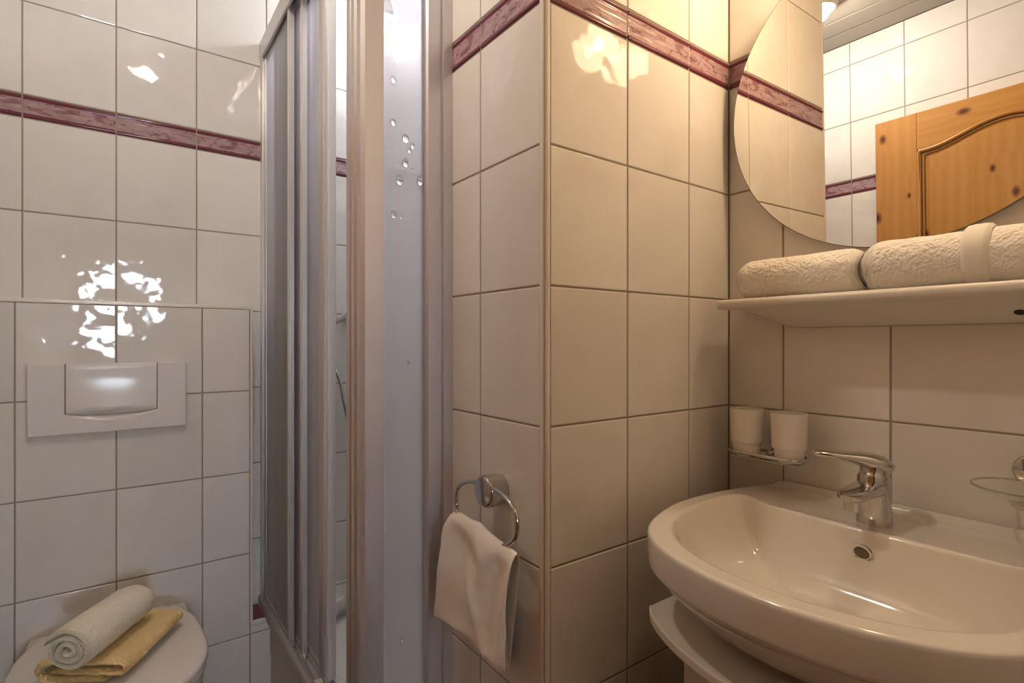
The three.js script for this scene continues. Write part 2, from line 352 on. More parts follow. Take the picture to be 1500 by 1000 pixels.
{
  const w = struct('window_1', merge(box(WIN[0], WIN[0] + 0.03, WIN[2], WIN[3], HZ + 0.04, HZ + 0.08), box(WIN[1] - 0.03, WIN[1], WIN[2], WIN[3], HZ + 0.04, HZ + 0.08), box(WIN[0] + 0.03, WIN[1] - 0.03, WIN[2], WIN[2] + 0.03, HZ + 0.04, HZ + 0.08), box(WIN[0] + 0.03, WIN[1] - 0.03, WIN[3] - 0.03, WIN[3], HZ + 0.04, HZ + 0.08)), M.lampWhite);
  part('window_pane', box(WIN[0] + 0.03, WIN[1] - 0.03, WIN[2] + 0.03, WIN[3] - 0.03, HZ + 0.058, HZ + 0.062), M.windowGlass, w);
}

// ---------------------------------------------------------------- open pine door, seen in the mirror
{
  const X = -0.284, T = 0.038, z0 = -0.905, z1 = -0.075, top = 2.035, st = 0.145;   // face turned to +x
  const d = new THREE.Group(); d.name = 'door_1'; d.userData.kind = 'structure'; d.position.set(X - T, 0.01, (z0 + z1) / 2); scene.add(d);
  const arch = (zz, rise) => { const c = (z0 + z1) / 2, h = (z1 - z0) / 2 - st; return 1.885 + rise * (0.5 + 0.5 * Math.cos(Math.PI * Math.min(1, Math.abs(zz - c) / (h * 0.93)))); };
  const woodA = std({ map: woodTexture([[0.30, 0.82, 0.024], [0.62, 0.70, 0.020], [0.42, 0.52, 0.022], [0.70, 0.36, 0.026], [0.35, 0.18, 0.02], [0.12, 0.61, 0.014], [0.55, 0.90, 0.012]], 3), roughness: 0.30 });
  const woodB = std({ map: woodTexture([[0.26, 0.84, 0.020], [0.42, 0.86, 0.015], [0.66, 0.72, 0.018], [0.36, 0.55, 0.02], [0.80, 0.48, 0.017], [0.52, 0.30, 0.018], [0.2, 0.2, 0.016], [0.12, 0.95, 0.015]], 11), roughness: 0.30 });
  const dark = std({ color: lin(0.36, 0.20, 0.075), roughness: 0.35 });
  // leaf boards in the plane of the door: shape coordinates (z, y)
  const board = (pts, depth, x, bevel = 0.002) => {
    const g = new THREE.ExtrudeGeometry(new THREE.Shape(pts.map(([z, y]) => new THREE.Vector2(-z, y))), { depth: depth - 2 * bevel, bevelEnabled: true, bevelThickness: bevel, bevelSize: bevel, bevelOffset: -bevel, bevelSegments: 1 });
    g.rotateY(Math.PI / 2); g.translate(x + bevel, 0, 0);
    const p = g.attributes.position, uv = g.attributes.uv; for (let i = 0; i < p.count; i++) uv.setXY(i, p.getZ(i) / 0.45 + 0.3, p.getY(i) / 0.9);
    return g;
  };
  const across = (g) => { const p = g.attributes.position, uv = g.attributes.uv; for (let i = 0; i < p.count; i++) uv.setXY(i, p.getY(i) / 0.45, p.getZ(i) / 0.9 + 0.2); return g; };
  part('stile', board([[z0, 0.01], [z0 + st, 0.01], [z0 + st, top], [z0, top]], T, X - T), woodA, d);
  part('stile', board([[z1 - st, 0.01], [z1, 0.01], [z1, top], [z1 - st, top]], T, X - T), woodA, d);
  const N = 28, pts = [[z0 + st, top], [z1 - st, top]];
  for (let k = 0; k <= N; k++) { const zz = z1 - st + (z0 - z1 + 2 * st) * k / N; pts.push([zz, arch(zz, 0.062)]); }
  part('top_rail', across(board(pts.reverse(), T - 0.0006, X - T)), woodA, d);
  part('bottom_rail', across(board([[z0 + st, 0.01], [z1 - st, 0.01], [z1 - st, 0.22], [z0 + st, 0.22]], T - 0.0006, X - T)), woodA, d);
  part('middle_rail', across(board([[z0 + st, 0.86], [z1 - st, 0.86], [z1 - st, 1.02], [z0 + st, 1.02]], T - 0.0006, X - T)), woodA, d);
  const outline = (inset, yb) => {
    const o = [[z0 + st + inset, yb + inset], [z1 - st - inset, yb + inset]];
    for (let k = 0; k <= N; k++) { const a = z1 - st - inset, b = z0 + st + inset, zz = a + (b - a) * k / N; o.push([zz, arch(zz, 0.062) - inset]); }
    return o;
  };
  const panelG = (yb) => merge(board(outline(0.0, yb), 0.010, X - 0.026, 0.0005), board(outline(0.030, yb), 0.020, X - 0.026, 0.009));
  part('panel', panelG(1.02), woodB, d);
  part('panel', merge(board([[z0 + st, 0.22], [z1 - st, 0.22], [z1 - st, 0.86], [z0 + st, 0.86]], 0.010, X - 0.026, 0.0005), board([[z0 + st + 0.03, 0.25], [z1 - st - 0.03, 0.25], [z1 - st - 0.03, 0.83], [z0 + st + 0.03, 0.83]], 0.020, X - 0.026, 0.009)), woodB, d);
  for (const inset of [0.004, 0.019]) {
    const o = outline(inset, 1.02).map(([z, y]) => V(X - 0.007 - (inset > 0.01 ? 0.004 : 0), y, z)), path = new THREE.CurvePath();
    for (let i = 0; i < o.length; i++) path.add(new THREE.LineCurve3(o[i], o[(i + 1) % o.length]));
    part('moulding', new THREE.TubeGeometry(path, 260, inset > 0.01 ? 0.0045 : 0.0085, 6, true), inset > 0.01 ? dark : woodA, d);
  }
  part('door_handle', merge(tube([[X, 1.05, z0 + 0.06], [X + 0.045, 1.05, z0 + 0.06], [X + 0.05, 1.05, z0 + 0.075], [X + 0.05, 1.05, z0 + 0.17]], 0.009), rbox(X - 0.001, X + 0.006, 0.94, 1.12, z0 + 0.04, z0 + 0.08, 0.003)), M.chrome, d);
}

// ---------------------------------------------------------------- shower
const RX = 0.40, SY0 = 0.284, SY1 = 2.165, SZ = -1.065;   // line of the sliding doors, bottom and top of the frame, plane of the short side
{
  const t = thing('shower_tray', 'white shower tray behind the sliding doors of the shower cabin', 'shower tray', [0.79, 0, -1.5]);
  const s = new THREE.Shape(); s.moveTo(RX - 0.014, 1.062); s.lineTo(WR - 0.002, 1.079); s.lineTo(WR - 0.002, 1.944); s.lineTo(RX - 0.014, 1.944);
  const h = new THREE.Path(); h.absellipse(0.795, 1.51, 0.34, 0.375, 0, Math.PI * 2, true); s.holes.push(h);
  const rim = new THREE.ExtrudeGeometry(s, { depth: 0.104, bevelEnabled: true, bevelThickness: 0.004, bevelSize: 0.004, bevelOffset: -0.004, bevelSegments: 2, curveSegments: 48 });
  rim.rotateX(-Math.PI / 2); rim.translate(0, 0.174, 0);
  part('rim', rim, M.ceramic, t);
  part('basin', lathe([[0.0, 0.172], [0.05, 0.173], [0.30, 0.182], [0.335, 0.20], [0.35, 0.235], [0.352, 0.16], [0, 0.16]], 0.795, 0, -1.51, 64).scale(1, 1, 1), M.ceramic, t);
  part('apron', rbox(RX - 0.012, RX + 0.01, 0.0, 0.182, -1.82, -1.062, 0.003), M.ceramic, t);
  part('apron', rbox(RX + 0.011, PX - 0.001, 0.0, 0.182, -1.076, -1.063, 0.003), M.ceramic, t);
  part('wall_bead', rbox(RX + 0.03, WR - 0.002, 0.281, 0.292, WB + 0.0005, WB + 0.012, 0.004), M.plastic, t);
  part('drain', lathe([[0, 0.184], [0.045, 0.184], [0.05, 0.180], [0.05, 0.172]], 0.795, 0, -1.51), M.chrome, t);
}
{
  const t = thing('shower_cabin', 'aluminium framed shower cabin with frosted sliding doors, next to the tiled pier', 'shower cabin', [RX, SY0, -1.5]);
  part('wall_profile', upright([[RX - 0.018, WB + 0.0005], [RX + 0.022, WB + 0.0005], [RX + 0.022, WB + 0.030], [RX + 0.012, WB + 0.034], [RX - 0.004, WB + 0.034], [RX - 0.006, WB + 0.028], [RX - 0.018, WB + 0.028]], SY0 + 0.036, SY1 - 0.058), M.aluLight, t);
  // rails: plan view runs along z, three grooves for three doors
  const rail = [[-0.027, 0], [0.034, 0], [0.034, 0.040], [0.030, 0.040], [0.030, 0.014], [0.019, 0.014], [0.019, 0.024], [0.016, 0.024], [0.016, 0.014], [0.004, 0.014], [0.004, 0.024], [0.001, 0.024], [0.001, 0.014], [-0.012, 0.014], [-0.012, 0.034], [-0.016, 0.038], [-0.024, 0.030], [-0.027, 0.022]];
  part('bottom_rail', alongZ(rail.map(([x, y]) => [RX + x, SY0 + y]), WB + 0.001, SZ - 0.03, 0.0006), M.alu, t);
  const top = [[-0.022, 0], [0.034, 0], [0.034, -0.058], [0.030, -0.058], [0.030, -0.014], [0.020, -0.014], [0.020, -0.040], [0.017, -0.040], [0.017, -0.014], [0.005, -0.014], [0.005, -0.040], [0.002, -0.040], [0.002, -0.014], [-0.010, -0.014], [-0.010, -0.050], [-0.014, -0.056], [-0.020, -0.056], [-0.022, -0.05]];
  part('top_rail', alongZ(top.slice().reverse().map(([x, y]) => [RX + x, SY1 + y]), WB + 0.001, SZ - 0.03, 0.0006), M.alu, t);
  part('corner_joint', rbox(RX - 0.020, RX + 0.006, SY1 - 0.066, SY1 - 0.052, WB + 0.001, WB + 0.03, 0.002), M.aluLight, t);
  // three sliding doors pushed towards the back wall
  const slide = (x, z0, z1, stile) => {
    const y0 = SY0 + 0.018, y1 = SY1 - 0.022, d = new THREE.Group(); d.name = 'sliding_door'; d.position.set(0, 0, 0); t.add(d);
    part('rail', rbox(x - 0.005, x + 0.005, y0, y0 + 0.022, z0, z1, 0.0015), M.alu, d); part('rail', rbox(x - 0.005, x + 0.005, y1 - 0.022, y1, z0, z1, 0.0015), M.alu, d);
    part('pane', box(x - 0.0012, x + 0.0012, y0 + 0.02, y1 - 0.02, z0 + 0.006, z1 - 0.006), M.pane, d);
    part('stile', rbox(x - 0.006, x + 0.006, y0, y1, z0, z0 + 0.014, 0.002), M.alu, d);
    if (!stile) {
      part('stile', upright([[x - 0.007, z1 - 0.020], [x - 0.004, z1 - 0.022], [x + 0.006, z1 - 0.022], [x + 0.006, z1], [x - 0.007, z1], [x - 0.009, z1 - 0.004], [x - 0.009, z1 - 0.016]], y0, y1), M.aluLight, d);
      part('roller_bracket', rbox(x - 0.011, x - 0.002, y0 - 0.006, y0 + 0.006, z1 - 0.012, z1 + 0.002, 0.002), M.ivory, d);
      part('roller', new THREE.CylinderGeometry(0.007, 0.007, 0.006, 20).rotateZ(Math.PI / 2).translate(x - 0.004, y0 + 0.004, z1 + 0.004), M.ivory, d);
      part('end_cap', rbox(x - 0.011, x + 0.006, y1 - 0.004, y1 + 0.006, z1 - 0.020, z1 + 0.001, 0.002), M.ivory, d);
    } else {
      part('stile', upright([[x - 0.016, z1 - 0.064], [x - 0.006, z1 - 0.070], [x + 0.007, z1 - 0.070], [x + 0.007, z1 - 0.018], [x - 0.016, z1 - 0.018], [x - 0.019, z1 - 0.023], [x - 0.013, z1 - 0.030], [x - 0.013, z1 - 0.056]], y0, y1), M.alu, d);
      part('closing_profile', upright([[x - 0.012, z1 - 0.018], [x + 0.007, z1 - 0.018], [x + 0.007, z1 - 0.002], [x + 0.004, z1], [x - 0.010, z1 - 0.001], [x - 0.012, z1 - 0.003]], y0 + 0.03, y1), M.seal, d, 'pale bluish sealing strip');
      part('roller', new THREE.CylinderGeometry(0.008, 0.008, 0.007, 20).rotateZ(Math.PI / 2).translate(x - 0.010, y0 + 0.010, z1 - 0.030), M.ivory, d);
      part('roller_bracket', rbox(x - 0.030, x - 0.016, y0 - 0.004, y0 + 0.008, z1 - 0.065, z1 - 0.046, 0.002), M.ivory, d);
      part('roller_bracket', rbox(x - 0.018, x - 0.002, y0 + 0.004, y0 + 0.010, z1 - 0.060, z1 - 0.030, 0.002), M.ivory, d);
    }
  };
  slide(RX - 0.006, WB + 0.034, -1.586, false); slide(RX + 0.0095, -1.80, -1.512, false); slide(RX + 0.0245, -1.69, -1.318, true);
  part('corner_post', upright([[RX + 0.002, SZ + 0.016], [RX + 0.042, SZ + 0.016], [RX + 0.044, SZ + 0.010], [RX + 0.044, SZ - 0.012], [RX + 0.014, SZ - 0.016], [RX + 0.014, SZ - 0.046], [RX + 0.034, SZ - 0.070], [RX + 0.034, SZ - 0.082], [RX - 0.002, SZ - 0.082], [RX - 0.004, SZ - 0.078], [RX - 0.004, SZ - 0.058], [RX + 0.003, SZ - 0.054], [RX + 0.003, SZ - 0.046], [RX - 0.006, SZ - 0.042], [RX - 0.006, SZ - 0.026], [RX - 0.001, SZ - 0.022], [RX - 0.001, SZ - 0.016], [RX - 0.005, SZ - 0.012], [RX - 0.005, SZ + 0.008]], SY0, SY1, 0.001), M.alu, t);
  part('side_frame', upright([[0.542, SZ + 0.010], [0.546, SZ + 0.015], [0.574, SZ + 0.015], [0.576, SZ + 0.012], [0.580, SZ + 0.012], [0.582, SZ + 0.019], [0.6045, SZ + 0.019], [0.6045, SZ - 0.012], [0.542, SZ - 0.012]], SY0, SY1, 0.001), M.alu, t);
  part('side_rail', rbox(0.440, 0.545, SY0, SY0 + 0.04, SZ - 0.010, SZ + 0.008, 0.002), M.alu, t); part('side_rail', rbox(0.440, 0.545, SY1 - 0.04, SY1, SZ - 0.010, SZ + 0.008, 0.002), M.alu, t);
  // big drops wet the frosted face: there the pane is clear, so it has a hole that a lens of water fills
  const drops = [[0.4985, 1.604, 8.5, 1.2], [0.5145, 1.592, 5, 1.5], [0.5075, 1.581, 4, 1.6], [0.498, 1.552, 7, 1.45], [0.484, 1.512, 8.5, 1.25], [0.5325, 1.519, 7.5, 1.4], [0.471, 1.437, 7.5, 1.1], [0.4885, 1.435, 3.8, 1.5], [0.470, 1.632, 6, 1.4], [0.470, 1.722, 6, 1.4], [0.527, 1.568, 2.2, 1], [0.492, 1.541, 2.4, 1], [0.514, 1.541, 2.2, 1], [0.505, 1.120, 3, 1.3], [0.490, 0.520, 5, 1.3]];
  const ps = new THREE.Shape([[0.443, SY0 + 0.035], [0.545, SY0 + 0.035], [0.545, SY1 - 0.035], [0.443, SY1 - 0.035]].map((p) => new THREE.Vector2(...p)));
  for (const [x, y, r, e] of drops) { const h = new THREE.Path(); h.absellipse(x, y, r / 1000, r * e / 1000, 0, Math.PI * 2, true); ps.holes.push(h); }
  const pg = new THREE.ExtrudeGeometry(ps, { depth: 0.003, bevelEnabled: false, curveSegments: 12 }); pg.translate(0, 0, SZ - 0.0015);
  const side = part('side_pane', pg, M.stripPane, t, 'narrow frosted pane with water drops');
  const lens = (x, y, r, e, m) => { const g = new THREE.SphereGeometry(r / 1000, 20, 12); g.scale(1, e, Math.min(0.0034, 0.0017 + r * 0.00022) / (r / 1000)); g.translate(x, y, SZ); part('water_drop', g, m, side); };
  for (const [x, y, r, e] of drops) lens(x, y, r * 0.985, e, M.water);
  for (let k = 0; k < 40; k++) {
    const r = 0.0008 + 0.0014 * rnd(), g = new THREE.SphereGeometry(r, 12, 6, 0, Math.PI * 2, 0, Math.PI / 2); g.rotateX(Math.PI / 2); g.scale(1, 1.2, 0.7);
    g.translate(0.452 + 0.030 * rnd() ** 1.6 + (k > 28 ? 0.05 * rnd() : 0), k > 12 ? 1.46 + 0.40 * rnd() : 1.76 + 0.10 * rnd(), SZ + 0.0014); part('water_drop', g, M.water, side);
  }
}
{
  // hand shower and hose on the back wall inside the shower
  const y = 1.255, x = 0.655, z = WB + 0.062;
  const t = thing('shower_fitting', 'chrome hand shower and ribbed hose seen through the gap of the shower doors', 'shower head', [x, y - 0.3, WB]);
  part('holder', sweep([[x + 0.028, y + 0.004, WB + 0.001, 0.024, 0.024], [x + 0.028, y + 0.004, WB + 0.012, 0.024, 0.024], [x + 0.026, y + 0.004, WB + 0.020, 0.014, 0.014], [x + 0.018, y + 0.004, WB + 0.044, 0.013, 0.015], [x + 0.016, y + 0.004, WB + 0.056, 0.016, 0.020]], 28), M.plastic, t, 'grey plastic holder');
  part('handset', sweep([[x - 0.062, y - 0.030, z, 0.008, 0.008], [x - 0.040, y - 0.018, z, 0.0105, 0.0105], [x - 0.010, y - 0.002, z + 0.004, 0.0135, 0.0135], [x + 0.020, y + 0.016, z + 0.010, 0.0140, 0.0140], [x + 0.060, y + 0.046, z + 0.020, 0.0135, 0.0130], [x + 0.105, y + 0.086, z + 0.035, 0.018, 0.013], [x + 0.125, y + 0.106, z + 0.045, 0.036, 0.014], [x + 0.150, y + 0.130, z + 0.055, 0.040, 0.012], [x + 0.170, y + 0.150, z + 0.064, 0.026, 0.007]], 28), M.chrome, t);
  part('hose_nut', sweep([[x - 0.076, y - 0.040, z, 0.0085, 0.0085], [x - 0.060, y - 0.029, z, 0.0095, 0.0095]], 8), M.chrome, t);
  const path = new THREE.CatmullRomCurve3([[x - 0.072, y - 0.037, z], [x - 0.090, y - 0.060, z], [x - 0.080, y - 0.110, z], [x - 0.050, y - 0.170, z], [x - 0.026, y - 0.230, z], [x - 0.008, y - 0.320, z], [x + 0.018, y - 0.412, z], [x + 0.065, y - 0.485, z], [x + 0.13, y - 0.50, z], [x + 0.19, y - 0.42, z - 0.01], [x + 0.20, y - 0.33, z - 0.02]].map((p) => V(...p)));
  const hose = new THREE.TubeGeometry(path, 520, 0.0068, 10), hp = hose.attributes.position, hn = hose.attributes.normal;
  for (let i = 0; i < hp.count; i++) { const k = Math.floor(i / 11) % 4 < 2 ? 0.0008 : -0.0010; hp.setXYZ(i, hp.getX(i) + hn.getX(i) * k, hp.getY(i) + hn.getY(i) * k, hp.getZ(i) + hn.getZ(i) * k); }
  hose.computeVertexNormals();
  part('hose', hose, M.chrome, t);
  part('mixer', merge(rbox(x + 0.10, x + 0.30, y - 0.33, y - 0.28, WB + 0.02, WB + 0.075, 0.016), new THREE.CylinderGeometry(0.026, 0.026, 0.022, 24).rotateX(Math.PI / 2).translate(x + 0.13, y - 0.305, WB + 0.0115), new THREE.CylinderGeometry(0.026, 0.026, 0.022, 24).rotateX(Math.PI / 2).translate(x + 0.27, y - 0.305, WB + 0.0115), rbox(x + 0.19, x + 0.21, y - 0.285, y - 0.26, WB + 0.04, WB + 0.16, 0.006)), M.chrome, t);
}

// ---------------------------------------------------------------- lamps
{
  const t = thing('ceiling_lamp', 'round white ceiling lamp at the edge of the mirror', 'lamp', [LAMP[0], CEIL, LAMP[2]]);
  part('ring', lathe([[0.046, -0.030], [0.049, -0.037], [0.055, -0.037], [0.062, -0.028], [0.066, -0.012], [0.066, 0.0]], LAMP[0], CEIL, LAMP[2]), M.lampWhite, t);
  part('lamp_glass', lathe([[0, -0.060], [0.018, -0.058], [0.034, -0.050], [0.044, -0.036], [0.046, -0.020], [0, -0.016]], LAMP[0], CEIL, LAMP[2]), M.glowWarm, t, 'lit glass');
}
{
  const t = thing('mirror_lamp', 'warm wall lamp above the round mirror', 'lamp', [WR, MLAMP[1], MLAMP[2]]);
  part('back_plate', rbox(WR - 0.022, WR - 0.001, MLAMP[1] + 0.005, MLAMP[1] + 0.075, MLAMP[2] - 0.09, MLAMP[2] + 0.09, 0.008), M.chrome, t);
  part('arm', tube([[WR - 0.02, MLAMP[1] + 0.05, MLAMP[2]], [WR - 0.06, MLAMP[1] + 0.07, MLAMP[2]], [WR - 0.09, MLAMP[1] + 0.085, MLAMP[2]], [MLAMP[0], MLAMP[1] + 0.075, MLAMP[2]], [MLAMP[0], MLAMP[1] + 0.05, MLAMP[2]]], 0.008), M.chrome, t);
  const g = new THREE.SphereGeometry(0.058, 36, 24); g.translate(...MLAMP);
  part('lamp_glass', g, M.glowMirror, t, 'lit glass');
}
{
  const t = thing('shower_lamp', 'round white ceiling light glowing inside the shower behind the narrow frosted pane', 'lamp', [SLAMP[0], CEIL, SLAMP[2]]);
  part('base', lathe([[0, -0.001], [0.085, -0.001], [0.090, -0.006], [0.090, -0.020], [0.084, -0.026], [0, -0.026]].reverse(), SLAMP[0], CEIL, SLAMP[2]), M.lampWhite, t);
  part('lamp_glass', lathe([[0, -0.115], [0.03, -0.112], [0.055, -0.100], [0.072, -0.080], [0.080, -0.055], [0.081, -0.026], [0, -0.026]], SLAMP[0], CEIL, SLAMP[2]), M.glowCool, t, 'lit glass');
}

// ---------------------------------------------------------------- toilet and flush plate
const TX = -0.015;
{
  const t = thing('toilet', 'white wall-hung toilet with closed lid under the towels', 'toilet', [TX, 0.08, BZ]);
  const outline = (grow, y, back = -1.712, nose = -1.268) => {
    const half = 0.186 + grow, wr = 0.153 + grow, pts = [], zc = -1.47, n = 40;
    const zf = nose + grow, zb = back - grow * 0.3;
    for (let i = 0; i <= n; i++) { const a = Math.PI * (0.5 - i / n); const e = 0.94; pts.push(V(TX + half * Math.sign(Math.cos(a - Math.PI / 2)) * 0 + half * Math.sin(a) , y, zc + (zf - zc) * Math.abs(Math.cos(a)) ** e)); }
    pts.push(V(TX - half * 0.985, y, zc - 0.08), V(TX - half * 0.955, y, zc - 0.14), V(TX - wr - 0.008, y, zb + 0.045), V(TX - wr, y, zb + 0.020), V(TX - wr + 0.008, y, zb + 0.006), V(TX - wr + 0.02, y, zb));
    pts.push(V(TX, y, zb - 0.006), V(TX + wr - 0.02, y, zb), V(TX + wr - 0.008, y, zb + 0.006), V(TX + wr, y, zb + 0.020), V(TX + wr + 0.008, y, zb + 0.045), V(TX + half * 0.955, y, zc - 0.14), V(TX + half * 0.985, y, zc - 0.08));
    return pts.reverse();
  };
  const L = 0.452;
  part('lid', loft([outline(-0.006, L - 0.022), outline(0, L - 0.016), outline(0, L - 0.008), outline(-0.003, L - 0.003), outline(-0.009, L), outline(-0.06, L + 0.003), outline(-0.13, L + 0.004)]), M.plastic, t);
  part('seat', loft([outline(-0.012, L - 0.044), outline(-0.004, L - 0.038), outline(-0.004, L - 0.028), outline(-0.010, L - 0.024)]), M.plastic, t);
  for (const sx of [-0.09, 0.09]) { part('hinge', new THREE.CylinderGeometry(0.011, 0.011, 0.05, 20).rotateZ(Math.PI / 2).translate(TX + sx, L - 0.018, -1.732), M.plastic, t); part('hinge_foot', box(TX + sx - 0.02, TX + sx + 0.02, L - 0.045, L - 0.024, -1.738, -1.722), M.plastic, t); }
  const wallRing = (s, y, b) => outline(0, y).map((p) => V(TX + (p.x - TX) * s, y, p.z < -1.60 ? BZ + 0.001 : -1.5 + (p.z + 1.5) * b));
  part('bowl', loft([wallRing(0.52, 0.09, 0.35), wallRing(0.62, 0.12, 0.55), wallRing(0.72, 0.19, 0.74), wallRing(0.84, 0.28, 0.86), wallRing(0.93, 0.35, 0.93), wallRing(0.955, 0.39, 0.955), wallRing(0.95, L - 0.046, 0.95)]), M.ceramic, t);
}
{
  const x0 = -0.188, x1 = 0.156, y0 = 0.923, y1 = 1.108, z = BZ;
  const t = thing('flush_plate', 'white flush plate with one wide push panel on the tiled wall', 'flush plate', [(x0 + x1) / 2, y0, z]);
  const bx0 = -0.113, bx1 = 0.085, yb = 0.972;
  // plate with a scooped finger recess below the button
  const s = new THREE.Shape(); s.moveTo(x0, y0); s.lineTo(x1, y0); s.lineTo(x1, y1); s.lineTo(bx1 + 0.0016, y1); s.lineTo(bx1 + 0.0016, yb + 0.004);
  s.quadraticCurveTo((bx0 + bx1) / 2, yb - 0.036, bx0 - 0.0016, yb + 0.004); s.lineTo(bx0 - 0.0016, y1); s.lineTo(x0, y1);
  const g = new THREE.ExtrudeGeometry(s, { depth: 0.009, bevelEnabled: true, bevelThickness: 0.003, bevelSize: 0.003, bevelOffset: -0.003, bevelSegments: 3, curveSegments: 32 });
  g.translate(0, 0, z + 0.003); part('plate', g, M.plastic, t);
  part('recess', box(bx0 - 0.001, bx1 + 0.001, yb - 0.020, y1 - 0.002, z + 0.0005, z + 0.003), M.plastic, t);
  // finger scoop: sloping surface rising from under the button to the plate front
  const n = 24, P = [], I = [];
  for (let i = 0; i <= n; i++) {
    const u = i / n, x = bx0 + (bx1 - bx0) * u, e = 4 * u * (1 - u), yo = yb + 0.004 - 0.0195 * e, yi = yb + 0.004 - 0.004 * e;
    P.push(x, yi, z + 0.004 + 0.002 * (1 - e), x, yi - (yi - yo) * 0.6, z + 0.0075 + 0.002 * (1 - e), x, yo - 0.0012, z + 0.0118);
  }
  for (let i = 0; i < n; i++) for (let k = 0; k < 2; k++) { const a = i * 3 + k, b = a + 1, c = a + 3, d = a + 4; I.push(a, b, d, a, d, c); }
  const sc = new THREE.BufferGeometry(); sc.setAttribute('position', new THREE.Float32BufferAttribute(P, 3)); sc.setAttribute('uv', new THREE.Float32BufferAttribute(new Array(P.length / 3 * 2).fill(0), 2)); sc.setIndex(I); sc.computeVertexNormals();
  part('finger_scoop', sc, M.plastic, t);
  // push panel: flat above a crease, bulging towards its curved lower edge
  const nx = 32, ny = 18, Q = [], F = [];
  for (let j = 0; j <= ny; j++) for (let i = 0; i <= nx; i++) {
    const u = i / nx, v = j / ny, e = 4 * u * (1 - u), low = yb + 0.005 - 0.006 * e, y = low + (y1 - 0.0005 - low) * v, crease = y1 - 0.034;
    let dz = 0.012 + (y < crease ? 0.0130 * e ** 0.9 * ((crease - y) / (crease - yb)) ** 1.5 : 0) - 0.0025 * smooth(0.985, 1, v);
    const lens = 0.016 * e; if (y < low + lens) dz -= (low + lens - y) * 0.9;
    Q.push(bx0 + (bx1 - bx0) * u, y, z + Math.max(0.0062, dz) - (i === 0 || i === nx ? 0.002 : 0));
  }
  const w = nx + 1; for (let j = 0; j < ny; j++) for (let i = 0; i < nx; i++) { const a = j * w + i; F.push(a, a + 1, a + w + 1, a, a + w + 1, a + w); }
  const pg = new THREE.BufferGeometry(); pg.setAttribute('position', new THREE.Float32BufferAttribute(Q, 3)); pg.setAttribute('uv', new THREE.Float32BufferAttribute(new Array(Q.length / 3 * 2).fill(0), 2)); pg.setIndex(F); pg.computeVertexNormals();
  part('push_panel', merge(pg, box(bx0, bx1, yb + 0.006, y1 - 0.002, z + 0.004, z + 0.0062)), M.plastic, t);
  for (const gx of [bx0 - 0.0016, bx1]) part('gap', box(gx, gx + 0.0016, yb, y1 - 0.001, z + 0.003, z + 0.006), M.gap, t, 'dark gap');
}

// ---------------------------------------------------------------- towels
// a band of terry cloth laid along a path in its cross-section and drawn out along an axis
function clothBand(path, th, origin, axis, length, { rings = 44, wob = 0.0012, roundEnd = 0.012, grow = null, seedK = 0 } = {}) {
  const across = V(0, 1, 0).cross(axis).normalize(), up = V(0, 1, 0), n = path.length, nor = path.map((p, i) => {
    const a = path[Math.max(0, i - 1)], b = path[Math.min(n - 1, i + 1)], dx = b[0] - a[0], dy = b[1] - a[1], l = Math.hypot(dx, dy) || 1; return [-dy / l, dx / l];
  });
  const out = [];
  for (let k = 0; k <= rings; k++) {
    const t = k / rings, e = Math.min(t, 1 - t) * length, thin = Math.min(1, e / roundEnd), q = th / 2 * Math.sqrt(Math.max(0.02, 1 - (1 - thin) ** 2)), ring = [];
    const put = (i, sgn) => {
      const endTaper = Math.min(1, 0.25 + Math.min(i, n - 1 - i) * 0.25), [cx, cy] = path[i], g = grow ? grow(t, i / (n - 1)) : [1, 1, 0, 0];
      const r = q * endTaper, s0 = noise3.noise(cx * 60 + seedK, cy * 60, t * length * 34 + seedK * 3.1) * wob + noise3.noise(cx * 210, cy * 210 + seedK, t * length * 190) * wob * 0.45;
      const x = (cx + nor[i][0] * (sgn * r + s0 * sgn)) * g[0] + g[2], y = (cy + nor[i][1] * (sgn * r + s0 * sgn)) * g[1] + g[3];
      ring.push(origin.clone().addScaledVector(across, x).addScaledVector(up, Math.max(0.0004, y)).addScaledVector(axis, t * length + noise3.noise(cx * 40, cy * 40, seedK + (t > 0.5 ? 9 : 2)) * 0.0035 * (1 - thin)));
    };
    for (let i = 0; i < n; i++) put(i, 1);
    for (let i = n - 1; i >= 0; i--) put(i, -1);
    out.push(ring);
  }
  const p0 = out[0], c = p0.reduce((s, p) => s.add(p), V(0, 0, 0)).divideScalar(p0.length); let area = 0;
  for (let i = 0; i < p0.length; i++) { const a = p0[i].clone().sub(c), b = p0[(i + 1) % p0.length].clone().sub(c); area += a.cross(b).dot(axis); }
  if (area < 0) out.forEach((r) => r.reverse());
  return { rings: out, n };
}
function bandGeometry(b) {   // skin plus the thin strips that close both ends, laid across the band
  const g = loft(b.rings, { caps: [false, false] }), m = b.rings[0].length, strips = [g];
  for (const [r, flip] of [[b.rings[0], false], [b.rings[b.rings.length - 1], true]]) {
    const P = [], U = [], I = [];
    for (let i = 0; i < m / 2; i++) { const a = r[i], c = r[m - 1 - i]; P.push(a.x, a.y, a.z, c.x, c.y, c.z); U.push(i * 0.002, 0, i * 0.002, 0.008); }
    for (let i = 0; i + 1 < m / 2; i++) { const a = i * 2; if (flip) I.push(a, a + 2, a + 1, a + 1, a + 2, a + 3); else I.push(a, a + 1, a + 2, a + 1, a + 3, a + 2); }
    const s = new THREE.BufferGeometry(); s.setAttribute('position', new THREE.Float32BufferAttribute(P, 3)); s.setAttribute('uv', new THREE.Float32BufferAttribute(U, 2)); s.setIndex(I); s.computeVertexNormals(); strips.push(s);
  }
  return merge(...strips);
}
